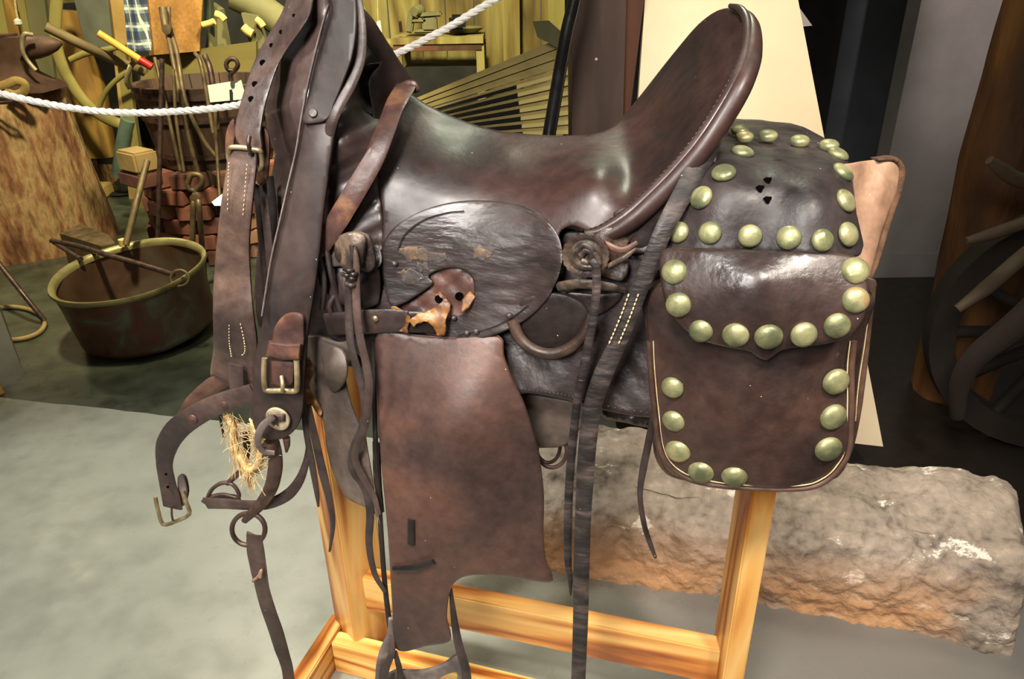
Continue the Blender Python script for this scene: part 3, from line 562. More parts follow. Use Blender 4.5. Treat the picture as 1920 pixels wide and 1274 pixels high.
for P in ([(1080, 470), (1095, 460), (1110, 472), (1104, 492), (1090, 490)], [(1088, 480), (1100, 470), (1118, 482), (1122, 496)], [(1078, 486), (1092, 500), (1110, 502)]):
    tube('knot', [S(a, b, .222) for a, b in P], .0042, LE['rosette'], sad, 8, flat=.7)
ribbon('saddle_string', [(1108, 488, .226, 7), (1118, 505, .228, 8), (1117, 560, .228, 8), (1108, 620, .23, 8), (1094, 690, .232, 8), (1083, 750, .235, 8), (1074, 830, .235, 8), (1068, 900, .237, 8), (1065, 980, .237, 8), (1065, 1050, .237, 7), (1069, 1085, .237, 5), (1070, 1116, .237, 2)], LE['black'], sad, .004, label='long rear saddle string')
# curled stirrup leather behind the jockey
ribbon('stirrup_leather', [(960, 600, .20, 11), (975, 635, .205, 11), (1002, 657, .21, 11), (1035, 664, .212, 11), (1070, 652, .212, 11), (1096, 625, .21, 10), (1108, 590, .205, 8)], LE['curl'], sad, .012)
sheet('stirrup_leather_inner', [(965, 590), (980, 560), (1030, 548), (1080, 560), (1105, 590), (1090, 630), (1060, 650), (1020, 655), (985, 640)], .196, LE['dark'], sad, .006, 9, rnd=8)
# fender and stirrup
fend = sheet('fender', [(708, 622), (770, 628), (845, 634), (935, 630), (945, 668), (962, 715), (982, 755), (998, 805), (1012, 860), (1020, 930), (1019, 1000), (1024, 1050), (1037, 1090), (1000, 1090), (940, 1081), (885, 1079), (853, 1092), (842, 1118), (838, 1160), (845, 1202), (800, 1212), (743, 1220), (736, 1150), (727, 1000), (713, 850), (706, 700)], [(708, 622, .205), (935, 630, .2), (720, 850, .245), (1010, 860, .225), (860, 800, .255), (1030, 1080, .23), (740, 1200, .26), (840, 1200, .255), (860, 1000, .262), (820, 625, .205)], LE['fender'], sad, .0045, 12, rnd=4, fn=lambda u, v: .003*math.sin(u*.02+v*.012), k=3)
ribbon('slot_strip', [(771, 974, .266, 7), (771, 1022, .267, 7)], LE['dark'], fend, .003)
ribbon('slot_strip', [(737, 1067, .267, 5), (775, 1066, .268, 8), (813, 1054, .268, 6)], LE['dark'], fend, .004)
ribbon('fender_backing', [(701, 640, .2, 5), (703, 800, .225, 5), (712, 960, .235, 5), (722, 1100, .24, 5), (736, 1215, .245, 6)], LE['dark'], sad, .004)
ribbon('fender_backing', [(706, 830, .22, 8), (708, 900, .225, 8), (716, 960, .23, 5)], LE['black'], sad, .004)
sti = ribbon('stirrup', [(733, 1160, .25, 5, 10), (734, 1190, .25, 9), (722, 1225, .255, 12, 20), (713, 1260, .26, 9, 40), (712, 1330, .26, 9)], LE['grey'], sad, .006)
ribbon('stirrup_strap', [(736, 1190, .255, 4), (735, 1225, .262, 6), (722, 1262, .268, 7), (716, 1330, .27, 7)], LE['strap'], sti, .005)
ribbon('stirrup_strap', [(740, 1222, .255, 5), (750, 1262, .26, 6), (756, 1330, .26, 6)], LE['lace'], sti, .005)
ribbon('stirrup_strap', [(845, 1105, .24, 3), (850, 1150, .245, 6), (857, 1195, .25, 8), (864, 1225, .255, 9), (874, 1262, .255, 9), (878, 1330, .255, 9)], LE['lace'], sti, .006)
sheet('stirrup_tread', [(728, 1264), (790, 1259), (830, 1246), (862, 1226), (874, 1262), (880, 1330), (840, 1330), (858, 1268), (842, 1264), (818, 1280), (800, 1330), (724, 1330)], .25, LE['grey'], sti, .007, 9, fn=lambda u, v: .004*math.sin(u*.05))
# limp torn leather hanging by the left post, and strings
lf = sheet('hanging_leather', [(566, 638), (600, 631), (634, 641), (655, 640), (662, 664), (648, 700), (660, 760), (684, 820), (696, 880), (706, 945), (714, 985), (700, 960), (676, 948), (648, 932), (626, 890), (612, 840), (606, 790), (590, 770), (574, 735), (566, 690)], [(568, 640, .19), (650, 650, .2), (600, 760, .2), (650, 800, .215), (690, 940, .23)], LE['olive'], sad, .003, 9, fn=lambda u, v: .006*math.sin((u-.35*v)*.055))
sheet('leather_fold', [(596, 640), (622, 646), (646, 662), (652, 700), (640, 728), (622, 736), (610, 712), (604, 676)], [(596, 640, .205), (646, 662, .222), (640, 728, .222), (610, 712, .212), (625, 690, .232)], LE['olive'], sad, .004, 7, rnd=6)
sheet('torn_edge', [(568, 668), (582, 676), (588, 700), (580, 722), (592, 750), (604, 772), (598, 782), (584, 760), (578, 790), (572, 760), (566, 710)], .206, LE['torn'], sad, .002, 6, rnd=2, fn=lambda u, v: .002*math.sin(v*.3))
ribbon('saddle_string', [(566, 720, .215, 6), (573, 800, .218, 6), (585, 870, .22, 7), (594, 925, .22, 5), (597, 950, .22, 2)], LE['lace'], sad, .004)
ribbon('saddle_string', [(578, 760, .22, 6), (590, 820, .222, 8), (606, 890, .225, 9), (618, 940, .226, 7), (624, 985, .226, 5), (618, 1034, .225, 2)], LE['lace'], sad, .004)
ribbon('saddle_string', [(1226, 770, .225, 4), (1218, 820, .225, 7), (1206, 880, .225, 7), (1200, 930, .225, 5), (1208, 985, .225, 5), (1219, 1020, .225, 5), (1229, 1046, .225, 3)], LE['lace'], sad, .004)
# long strap by the saddlebag
ribbon('tie_strap', [(1338, 238, .10, 22), (1322, 285, .15, 22), (1285, 355, .195, 19), (1245, 430, .225, 17), (1212, 510, .235, 16), (1182, 585, .24, 16), (1160, 640, .242, 16), (1132, 700, .246, 18), (1112, 760, .25, 17), (1102, 830, .252, 17), (1097, 900, .254, 16), (1093, 980, .255, 15), (1090, 1080, .256, 15), (1088, 1180, .256, 14), (1082, 1330, .256, 13)], LE['black'], sad, .006, label='wide cracked black tie strap')
for o_ in (-9, 9):
    stitches('stitching', [(1190+o_, 546, .244), (1172+o_, 595, .2465), (1152+o_, 642, .2485)], thread, sad, .0055, .0042, .0011)
sheet('rear_skirt_corner', [(1560, 320), (1598, 306), (1640, 300), (1668, 298), (1684, 308), (1686, 345), (1668, 395), (1652, 440), (1636, 500), (1626, 525), (1600, 500), (1590, 400)], [(1560, 320, .125), (1600, 306, .115), (1685, 310, .06), (1630, 520, .15), (1660, 400, .10)], LE['tan'], sad, .004, 9, label='pale tan raw leather corner', fn=lambda u, v: .005*math.sin((u+.25*v)*.08))
ribbon('wool_edge', [(1640, 298, .085, 2), (1672, 298, .065, 5), (1686, 315, .055, 9), (1684, 350, .065, 9), (1668, 400, .085, 8), (1654, 445, .105, 8), (1638, 500, .135, 6), (1628, 525, .145, 3)], LE['wool'], sad, .012)
# ------------------------------------------------------------------ saddlebags
bag = thing('saddlebags', 'dark brown leather saddlebags edged with domed greenish brass studs, behind the cantle', 'saddlebags', S(1420, 700, .2))
yk = [(1352, 246), (1378, 246), (1430, 258), (1480, 265), (1545, 270), (1580, 285), (1596, 325), (1606, 400), (1613, 480), (1500, 476), (1400, 474), (1238, 470), (1252, 440), (1272, 400), (1300, 345), (1325, 292)]
ykc = [(1352, 246, .02), (1430, 256, .0), (1480, 264, .0), (1545, 268, .0), (1585, 288, .02), (1360, 300, .15), (1460, 300, .13), (1560, 310, .12), (1300, 345, .175), (1460, 370, .205), (1600, 380, .175), (1240, 470, .215), (1420, 474, .235), (1613, 480, .22)]
yoke = sheet('yoke', yk, ykc, LE['yoke'], bag, .006, 11, fn=lambda u, v: .002*math.sin(u*.03), k=3)
sheet('far_yoke_side', yk, ykc, LE['yoke'], bag, .006, 20, k=3, mirror=True)
for a, b in ((1440, 338), (1426, 353), (1440, 374)):
    n_ = float(Rbf(ykc)([(a, b)])[0]); lathe('worn_hole', S(a, b, n_+.001), [(.0042, -.002), (.004, .0012), (.0001, .0014)], hole, yoke, axis=-fw, seg=9, rf=lambda t, h, k: 1+.3*math.sin(3*t))
# pouch
fr = [(1216, 556), (1214, 620), (1224, 700), (1232, 780), (1240, 838), (1256, 872), (1290, 896), (1340, 909), (1400, 915), (1500, 916), (1548, 902), (1576, 875), (1590, 840), (1594, 760), (1594, 690), (1600, 620), (1600, 550), (1400, 520), (1260, 530)]
frc = [(1216, 560, .225), (1600, 560, .225), (1230, 780, .235), (1592, 780, .235), (1400, 700, .262), (1400, 600, .255), (1400, 850, .262), (1400, 912, .25), (1260, 870, .24), (1570, 880, .24), (1450, 780, .268)]
bk = [(1207, 545), (1212, 620), (1218, 700), (1222, 780), (1226, 850), (1250, 890), (1300, 904), (1400, 912), (1550, 905), (1592, 862), (1612, 790), (1625, 700), (1636, 600), (1642, 545), (1632, 520), (1500, 500), (1300, 500), (1225, 510)]
sheet('back_panel', bk, .192, LE['brownedge'], bag, .004, 14, k=3)
sheet('gusset', [(1209, 548), (1213, 640), (1217, 720), (1222, 790), (1232, 850), (1252, 885), (1290, 898), (1400, 908), (1540, 903), (1580, 872), (1600, 800), (1612, 700), (1626, 610), (1634, 550), (1500, 520), (1300, 520)], .222, LE['bag'], bag, .03, 14, rnd=10, rdep=.012, k=3)
pouch = sheet('pouch', fr, frc, LE['bag'], bag, .028, 10, rnd=5, rdep=.004, fn=lambda u, v: .003*math.sin(u*.02+1)*math.sin(v*.025), k=3)
frn = Rbf(frc)
edge = [(1225, 640), (1228, 700), (1236, 780), (1244, 838), (1260, 870), (1292, 892), (1340, 904), (1400, 910), (1500, 911), (1544, 897), (1571, 871), (1585, 838), (1589, 760), (1589, 690), (1594, 640)]
tube('piping', [S(a+(-7 if a < 1400 else 7)*(1 if b < 880 else .5), b+(5 if b > 880 else 0), float(frn([(a, b)])[0])-.004) for a, b in edge], .0042, LE['brownedge'], bag, 8)
tube('stitching', [S(a, b, float(frn([(a, b)])[0])+.001) for a, b in edge], .0008, thread, pouch, 5)
tube('stitching', [S(1632, 560, .21), S(1622, 640, .21), S(1610, 720, .211), S(1604, 790, .21)], .0007, thread, bag, 5)
fl = [(1240, 470), (1300, 466), (1400, 469), (1500, 471), (1585, 477), (1612, 488), (1626, 520), (1627, 570), (1614, 610), (1590, 632), (1545, 646), (1490, 653), (1462, 660), (1446, 672), (1436, 677), (1422, 672), (1405, 660), (1370, 654), (1320, 641), (1285, 620), (1260, 592), (1246, 560), (1238, 520)]
flc = [(1240, 470, .235), (1420, 469, .248), (1612, 488, .238), (1240, 560, .262), (1626, 560, .262), (1420, 520, .278), (1420, 600, .285), (1436, 677, .282), (1300, 630, .272), (1580, 635, .272)]
flap = sheet('flap', fl, flc, LE['bag'], bag, .005, 10, rnd=5, rdep=.0035, fn=lambda u, v: .002*math.sin(u*.025), k=3)
def stud(u, v, r, nfun, parent, dn=.001, up_=0):
    n0 = float(nfun([(u, v)])[0])+dn
    p = S(u, v, n0); pa = S(u+8, v, float(nfun([(u+8, v)])[0])+dn); pb = S(u, v+8, float(nfun([(u, v+8)])[0])+dn)
    A = (pa-p).cross(pb-p).normalized()
    if A.dot(CAM-p) < 0: A = -A
    A = (A+Vector((0, 0, up_))).normalized()
    R = r*1.1*pxm(p)
    return lathe('stud', p, [(R*.9, -.002), (R, 0), (R*.97, R*.14), (R*.86, R*.3), (R*.66, R*.43), (R*.4, R*.51), (R*.15, R*.54), (.0001, R*.545)], brass, parent, axis=A, seg=24, X=Vector((0, 0, 1)))
ykn, fln = Rbf(ykc), Rbf(flc)
for u, v, r in ((1392, 286, 20), (1357, 325, 21), (1315, 371, 21), (1272, 436, 19), (1331, 437, 20), (1406, 443, 20), (1479, 446, 21), (1542, 451, 20), (1590, 440, 22), (1585, 377, 22), (1580, 324, 21), (1570, 290, 20)):
    stud(u, v, r, ykn, yoke, .003)
for u, v, r, n in ((1388, 244, 17, .04), (1396, 256, 17, .07), (1440, 254, 18, .035), (1500, 264, 18, .03), (1555, 272, 18, .04)):
    p = S(u, v, n); R = r*pxm(p); lathe('stud', p, [(R*.9, -.004), (R, 0), (R*.97, R*.14), (R*.86, R*.3), (R*.66, R*.43), (R*.4, R*.51), (R*.15, R*.54), (.0001, R*.545)], brass, yoke, axis=(Vector((0, 0, 1))+ND*.15).normalized(), seg=24)
for u, v, r in ((1264, 510, 22), (1272, 572, 22), (1314, 621, 21), (1379, 629, 23), (1441, 632, 24), (1507, 628, 23), (1569, 611, 23), (1604, 563, 23), (1603, 508, 24)):
    stud(u, v, r, fln, flap)
for u, v, r in ((1261, 727, 20), (1263, 790, 20), (1271, 846, 22), (1314, 886, 22), (1377, 894, 22), (1553, 842, 24), (1562, 782, 24), (1567, 716, 24)):
    stud(u, v, r, frn, pouch)
# ------------------------------------------------------------------ bridle hung over the saddle horn
br = thing('bridle', 'brown leather bridle with buckles, bit and rein draped over the saddle horn', 'bridle', S(540, 300, .2))
sheet('neck_strap', [(585, -40), (583, 20), (565, 55), (535, 98), (518, 130), (505, 170), (494, 210), (489, 250), (490, 284), (462, 282), (443, 262), (441, 235), (452, 190), (464, 150), (480, 108), (505, 62), (530, 20), (550, -40)], [(570, -20, .08), (520, 80, .11), (480, 160, .15), (465, 250, .19), (490, 284, .195), (443, 235, .18), (556, 60, .13)], LE['strapt'], br, .004, 8, rnd=3)
hk = Rbf([(570, -20, .08), (520, 80, .11), (480, 160, .15), (465, 250, .19), (490, 284, .195), (443, 235, .18), (556, 60, .13)])
for a, b, r in ((551, 29, .0022), (527, 60, .0028), (509, 85, .003), (493, 118, .0045), (478, 158, .0042), (471, 186, .0042)):
    lathe('punched_hole', S(a, b, float(hk([(a, b)])[0])+.0008), [(r, -.002), (r, .0004), (.0001, .0005)], hole, br, axis=-fw, seg=14)
# buckle guard and buckle
sheet('buckle_guard', [(438, 222), (442, 250), (440, 275), (470, 276), (488, 270), (488, 235), (504, 252), (505, 300), (500, 340), (484, 348), (470, 320), (440, 310), (424, 300), (424, 248)], .178, LE['rust'], br, .004, 8, rnd=3)
b1 = tube('buckle', [S(430, 283, .203), S(440, 276, .205), S(482, 281, .205), S(490, 290, .2), S(486, 318, .195), S(436, 312, .195)], .0034, oldbrass, br, 8, closed=True)
tube('prong', [S(470, 290, .204), S(466, 270, .211), S(468, 256, .205)], .0028, iron, b1, 8)
sheet('cheek_strap', [(428, 282), (446, 276), (478, 284), (482, 300), (474, 380), (468, 450), (470, 520), (476, 590), (482, 640), (480, 690), (472, 730), (430, 724), (404, 706), (394, 706), (396, 682), (400, 650), (399, 580), (401, 520), (408, 440), (416, 370), (424, 320)], [(430, 285, .202), (480, 290, .2), (400, 520, .2), (470, 520, .21), (440, 400, .215), (435, 600, .222), (400, 700, .2), (480, 700, .21)], LE['strapt'], br, .005, 9, rnd=4, k=3)
for pth in ([(430, 300, .213), (428, 340, .214), (427, 392, .216)], [(464, 302, .21), (460, 350, .214), (456, 402, .217)], [(430, 605, .222), (430, 640, .222), (434, 668, .22)], [(450, 602, .224), (458, 640, .224), (459, 660, .222), (452, 668, .221)]):
    stitches('stitching', [(a, b, c+.001) for a, b, c in pth], thread, br, .004, .003, .0008)
ribbon('cheek_keeper', [(442, 684, .221, 15), (443, 715, .222, 15), (446, 740, .222, 15)], LE['strap'], br, .004)
# dark straps between
for P, mt in (([(482, 345, .16, 7), (486, 400, .17, 7), (492, 470, .17, 7), (500, 560, .17, 6)], 'dark'), ([(492, 340, .165, 8), (498, 400, .175, 8), (505, 470, .178, 8), (512, 560, .175, 7), (516, 620, .175, 6)], 'skirt'), ([(505, 330, .12, 8), (512, 400, .13, 8), (508, 470, .14, 8)], 'dark')):
    ribbon('inner_strap', P, LE[mt], br, .004)
cs = [(592, -40), (618, 8), (604, 60), (590, 120), (577, 180), (568, 230), (560, 280), (546, 340), (530, 410), (514, 480), (504, 540), (496, 590), (484, 640), (477, 690), (474, 740), (469, 770), (472, 800), (486, 818), (508, 826), (535, 821), (556, 803), (567, 775), (570, 735), (573, 680), (578, 620), (590, 545), (600, 470), (607, 400), (618, 320), (628, 250), (638, 190), (652, 140), (668, 100), (674, 60), (672, 20), (655, -40)]
csc = [(620, -40, .11), (640, 60, .145), (610, 150, .165), (650, 150, .167), (636, 220, .18), (590, 280, .195), (565, 420, .215), (540, 560, .235), (520, 700, .245), (520, 800, .245), (672, 40, .14), (484, 640, .236), (577, 620, .236)]
sheet('headstall_strap', cs, csc, LE['center'], br, .006, 9, rnd=4, k=3, fn=lambda u, v: .0016*math.cos((u-(640-.18*v))*.07))
ribbon('strap_edge', [(616, 10, .142, 2), (601, 62, .155, 2.2), (586, 122, .165, 2.2), (573, 182, .175, 2.2), (564, 232, .185, 2.2), (556, 282, .195, 2.2), (542, 342, .205, 2.2), (526, 412, .215, 2.2), (510, 482, .225, 2.2), (500, 542, .232, 2.2), (492, 592, .238, 2)], LE['grey'], br, .005)
csn = Rbf(csc)
sheet('layered_end', [(612, 60), (596, 120), (580, 180), (567, 228), (590, 232), (615, 224), (630, 190), (646, 150), (660, 110), (668, 60), (668, 0), (655, -35), (600, -35), (622, 10)], [(a, b, c+.008) for a, b, c in csc], LE['center'], br, .005, 9, rnd=3)
lathe('rivet', S(587, 212, float(csn([(587, 212)])[0])+.010), [(.006, 0), (.005, .0015), (.0001, .002)], LE['rosette'], br, axis=-fw, seg=14)
ribbon('loop_strap', [(664, -20, .12, 12), (674, 30, .135, 11), (678, 80, .145, 10), (672, 120, .153, 11), (655, 160, .166, 12), (636, 195, .178, 12), (622, 230, .186, 11), (612, 290, .185, 8), (606, 340, .19, 5)], LE['strapt'], br, .005)
# lower buckle
def cn(a, b, d): return S(a, b, float(csn([(a, b)])[0])+d)
sheet('tip', [(516, 655), (512, 625), (520, 605), (535, 590), (552, 586), (568, 592), (570, 612), (565, 655)], [(a, b, c+.007) for a, b, c in csc], LE['rust'], br, .004, 7, rnd=4, label='rounded strap tip')
sheet('keeper', [(503, 640), (535, 645), (566, 644), (563, 676), (530, 677), (499, 669)], [(a, b, c+.013) for a, b, c in csc], LE['rust'], br, .009, 7, smooth=False, rnd=4)
sheet('buckle_tab', [(508, 676), (552, 678), (550, 722), (530, 728), (508, 720)], [(a, b, c+.006) for a, b, c in csc], LE['rust'], br, .004, 7, smooth=False, rnd=4)
bkl = tube('buckle', [cn(496, 672, .009), cn(495, 705, .010), cn(497, 728, .010), cn(503, 733, .010), cn(530, 733, .010), cn(552, 734, .010), cn(557, 728, .010), cn(557, 700, .010), cn(556, 676, .009)], .0042, oldbrass, br, 10, k=4)
tube('prong', [cn(528, 706, .011), cn(530, 722, .019), cn(530, 734, .016)], .003, oldbrass, bkl, 8)
dc = cn(521, 786, .007)
dsc = lathe('metal_disc', dc, [(.019, -.002), (.0195, 0), (.0185, .002), (.008, .0028), (.006, .001), (.0001, .001)], pm('aged_nickel', [(.36, (140, 120, 90)), (.5, (190, 175, 145)), (.65, (205, 185, 150))], 60, .45, .4, 120, metal=.4), br, axis=(ND*1).normalized(), seg=36)
sheet('square_tab', [(512, 778), (534, 778), (534, 792), (512, 792)], [(a, b, c+.015) for a, b, c in csc], LE['strap'], dsc, .006, 7, smooth=False, rnd=3)
tube('wire_hook', [cn(520, 786, .014), cn(512, 780, .02), cn(509, 790, .022), cn(514, 797, .018)], .0022, iron, dsc, 8)
ribbon('thong', [(512, 782, .268, 6), (492, 800, .268, 7), (483, 825, .262, 7), (492, 846, .255, 7), (515, 850, .25, 5)], LE['grey'], br, .003)
tube('strap_tongue', [S(537, 822, .235), S(538, 835, .232), S(537, 848, .23)], [.006, .005, .002], LE['rust'], br, 8)
# noseband
ribbon('noseband_back', [(470, 690, .19, 14), (435, 704, .185, 15), (398, 724, .18, 16), (362, 754, .18, 14), (338, 784, .185, 8)], LE['brownedge'], br, .004)
ribbon('noseband', [(484, 736, .225, 20), (440, 748, .222, 20), (400, 762, .22, 20), (360, 784, .218, 21), (330, 808, .215, 22), (312, 838, .21, 21), (308, 870, .205, 17), (314, 905, .2, 18), (320, 930, .2, 20), (324, 952, .2, 20)], LE['strap'], br, .005)
ribbon('noseband_overlay', [(350, 789, .2215, 20), (380, 772, .2225, 20), (420, 755, .2245, 20), (478, 738, .229, 20)], LE['strap'], br, .004)
for a, b in ((362, 786), (421, 761)):
    lathe('rivet', S(a, b, .226), [(.0075, 0), (.0065, .0018), (.004, .0022), (.003, .003), (.0001, .0032)], LE['rust'], br, axis=ND, seg=16)
for a, b in ((311, 890), (314, 914)):
    lathe('punched_hole', S(a, b, .2065), [(.002, -.002), (.002, .0006), (.0001, .0007)], hole, br, axis=ND, seg=10)
sheet('noseband_keeper', [(333, 896), (346, 896), (352, 925), (344, 950), (336, 940)], .196, LE['grey'], br, .008, 6, rnd=3)
b3 = tube('buckle', [S(291, 932, .205), S(297, 960, .205), S(306, 984, .205), S(330, 978, .205), S(355, 965, .205), S(350, 945, .205), S(342, 922, .2)], .0036, oldbrass, br, 8, k=3)
tube('prong', [S(322, 948, .21), S(322, 965, .212), S(324, 976, .208)], .002, iron, b3, 8)
tube('slack_thong', [S(420, 820, .2), S(412, 770, .2), S(430, 745, .2)], .0022, LE['dark'], br, 6)
# frayed rope tie
def frayed(path, rad, nst, seed):
    rnd_ = random.Random(seed); mb = MB(); P = crs([S(*q) for q in path], 8)
    v, f = tube_geo(P, [rad*.62*(1+.05*math.sin(i*1.7)) for i in range(len(P))], 10); mb.add(v, f)
    for k in range(nst):
        i0 = rnd_.randrange(0, max(1, len(P)-8)); ln = rnd_.randint(4, 9); o = Vector((rnd_.gauss(0, 1), rnd_.gauss(0, .6), rnd_.gauss(0, 1)))*rad*.6; q = []
        dr = Vector((rnd_.gauss(0, 1), rnd_.gauss(0, .8), rnd_.gauss(-1.2, .9)))*rad*.15
        for j in range(ln):
            i = min(i0+j, len(P)-1); q.append(P[i]+o+dr*(j*j*.16))
        v, f = tube_geo(q, .00045, 4); mb.add(v, f)
    return mb
mbf = frayed([(425, 782, .2), (436, 800, .21), (440, 830, .212), (452, 862, .215), (468, 882, .222), (484, 870, .236), (488, 838, .24), (480, 808, .24), (474, 785, .238)], .0095, 420, 3)
frp = mbf.build('rope_tie', fibre, br, label='frayed pale rope fibre')
mbf = frayed([(468, 870, .222), (466, 890, .222), (470, 912, .22)], .005, 60, 5); mbf.build('fray', fibre, frp)
# bit
bt = tube('bit_shank', [S(512, 828, .232), S(516, 850, .234), S(516, 880, .234), S(508, 915, .232), S(490, 945, .23), (S(470, 965, .23)), S(458, 978, .23)], [.010, .011, .0115, .011, .010, .008, .0055], iron, br, 12, flat=.7)
tube('bit_ring', [S(466+31*math.cos(t), 993+30*math.sin(t), .23) for t in np.linspace(0, 6.283, 17)[:-1]], .0042, iron, bt, 10, closed=True)
lathe('collar', S(508, 842, .236), [(.012, -.008), (.0135, -.004), (.0135, .006), (.012, .012)], iron, bt, axis=Vector((0, 0, 1)), seg=16)
db = tube('loop', [S(388, 940, .2), S(396, 920, .2), S(414, 907, .2), (S(434, 908, .2)), S(446, 922, .2), S(446, 934, .2), S(420, 928, .2), S(396, 932, .2)], .0035, iron, bt, 8, closed=True)
tube('far_shank', [S(425, 908, .2), S(440, 895, .195), S(455, 878, .19), S(462, 850, .185), S(462, 810, .18)], [.004, .005, .005, .006, .006], iron, bt, 8)
ribbon('curb_strap', [(386, 944, .215, 13), (420, 945, .222, 12), (470, 948, .224, 11), (505, 945, .22, 11), (540, 928, .21, 11), (562, 900, .2, 9), (574, 866, .19, 6), (578, 835, .185, 4)], LE['strap'], br, .004)
ribbon('curb_strap', [(386, 944, .212, 10), (400, 936, .19, 10), (430, 934, .18, 9), (450, 936, .18, 8)], LE['strap'], br, .004)
# rein
rn = ribbon('rein', [(476, 1004, .232, 16), (480, 1030, .236, 17), (484, 1060, .236, 17), (491, 1100, .236, 15), (502, 1140, .236, 16), (516, 1180, .236, 16), (528, 1220, .236, 15), (540, 1262, .236, 12), (548, 1340, .236, 12)], LE['strap'], br, .004)
ribbon('rein_fold', [(476, 1004, .228, 15), (470, 1030, .222, 8), (474, 1060, .224, 7), (480, 1088, .228, 7)], LE['strapt'], rn, .004)
tube('knot', [S(474, 1090, .243), S(484, 1082, .247), S(490, 1070, .246), S(488, 1084, .25)], .0028, LE['tan'], rn, 8)
# ------------------------------------------------------------------ barrier rope
def rope(path, r, name, label):
    P = crs(path, 50); mb = MB()
    L = 0; A = Vector((0, 0, 1)); acc = [0]
    for a, b in zip(P, P[1:]): L += (b-a).length; acc.append(L)
    for s in range(3):
        q = []
        for i, p in enumerate(P):
            T = (P[min(i+1, len(P)-1)]-P[max(i-1, 0)]).normalized(); X = T.cross(A).normalized(); Y = T.cross(X)
            t = acc[i]*2*math.pi/(r*7)+s*2*math.pi/3; q.append(p+X*math.cos(t)*r*.5+Y*math.sin(t)*r*.5)
        v, f = tube_geo(q, r*.62, 6); mb.add(v, f)
    o = mb.build(name, pm('white_rope', [(.4, (225, 218, 208)), (.6, (245, 240, 230))], 60, .7, .1, 120), None, loc=P[0]); tag(o, label, 'rope'); return o
RY = 1.75
rope([atY(-260, 90, RY), atY(-60, 158, RY), atY(0, 175, RY), atY(60, 189, RY), atY(130, 202, RY), atY(220, 211, RY), atY(330, 209, RY), atY(450, 196, RY), atY(600, 158, RY), atY(735, 104, RY), atY(830, 57, RY), atY(930, -2, RY), atY(1100, -100, RY)], .0075, 'barrier_rope', 'white twisted barrier rope sagging across the display behind the saddle')
# ------------------------------------------------------------------ stone slab
stone_m = pm('rough_stone', [(.34, (98, 86, 76)), (.46, (146, 132, 118)), (.58, (168, 152, 136)), (.70, (200, 184, 164))], 8, .9, 1.0, 34, kind='mix', dist=.6, rvar=0, bdist=.012, scratch=(13, .60, (228, 220, 204), .04, (.7, 1, 1.6)))
def stone_fix():
    m = stone_m; N = m.node_tree.nodes; L = m.node_tree.links; b = N['Principled BSDF']; src = b.inputs['Base Color'].links[0].from_socket
    tc = N.new('ShaderNodeTexCoord'); n = N.new('ShaderNodeTexNoise'); n.inputs['Scale'].default_value = 3.2; n.inputs['Detail'].default_value = 5; L.new(tc.outputs['Object'], n.inputs[0])
    sp = N.new('ShaderNodeSeparateXYZ'); L.new(tc.outputs['Object'], sp.inputs[0])
    mr = N.new('ShaderNodeMapRange'); mr.inputs[1].default_value = .20; mr.inputs[2].default_value = .06; L.new(sp.outputs[2], mr.inputs[0])
    r = N.new('ShaderNodeValToRGB'); r.color_ramp.elements[0].position = .38; r.color_ramp.elements[1].position = .52; L.new(n.outputs['Fac'], r.inputs[0])
    mm = N.new('ShaderNodeMath'); mm.operation = 'MULTIPLY'; L.new(mr.outputs[0], mm.inputs[0]); L.new(r.outputs[0], mm.inputs[1])
    m8 = N.new('ShaderNodeMath'); m8.operation = 'MULTIPLY'; L.new(mm.outputs[0], m8.inputs[0]); m8.inputs[1].default_value = .75
    mx = N.new('ShaderNodeMix'); mx.data_type = 'RGBA'; L.new(m8.outputs[0], mx.inputs[0]); L.new(src, mx.inputs[6]); mx.inputs[7].default_value = lin((205, 150, 98)); L.new(mx.outputs[2], b.inputs['Base Color'])
stone_fix()
from mathutils import noise as mn
fA = atZ(930, 1043, 0); fB = atZ(1890, 1224, 0); tA = atZ(930, 770, .28); tB = atZ(1912, 905, .28)
NX, NS = 260, 64; verts = []; faces = []
prof = [(0.0, 0.0), (-.02, .25), (.0, .5), (.12, .72), (.35, .86), (.65, .95), (.93, 1.0), (1.06, .9), (1.08, .5), (1.05, 0)]
PR = crs([(a, b, 0) for a, b in prof], 14); NS = len(PR)
for i in range(NX+1):
    t = -.12+1.115*i/NX; fp = fA.lerp(fB, t); bp = tA.lerp(tB, t); hgt = .28
    e = max(0, min(1, (.998-t)/.03)); e = math.sqrt(1-(1-e)**2); e2 = max(0, min(1, (t+.12)/.05)); e *= math.sqrt(1-(1-e2)**2)
    for q in PR:
        cx = .5+(q.x-.5)*(.75+.25*e); z = q.y*hgt*(.82+.18*e)
        p = Vector((fp.x+(bp.x-fp.x)*cx, fp.y+(bp.y-fp.y)*cx, z))
        dn = mn.fractal(p*5, 1, 2, 5)*.022+mn.fractal(p*22+Vector((5, 0, 0)), 1, 2, 3)*.009+mn.ridged_multi_fractal(p*7, 1, 2, 4, 1, 2)*.004
        out = Vector((0, -1 if q.x < .3 else .0, .8 if q.y > .6 else .0))
        p = p+out*dn
        p.z = max(.0, p.z); verts.append(p)
for i in range(NX):
    for j in range(NS-1): faces.append((i*NS+j, (i+1)*NS+j, (i+1)*NS+j+1, i*NS+j+1))
    faces.append((i*NS+NS-1, (i+1)*NS+NS-1, (i+1)*NS, i*NS))
faces.append(tuple(range(NS))); faces.append(tuple(NX*NS+j for j in range(NS))[::-1])
so = obj('stone_slab', verts, faces, stone_m, None, True, Vector((fA.x, fA.y, 0))); tag(so, 'long rough grey-tan stone slab on the floor behind the stand', 'stone')
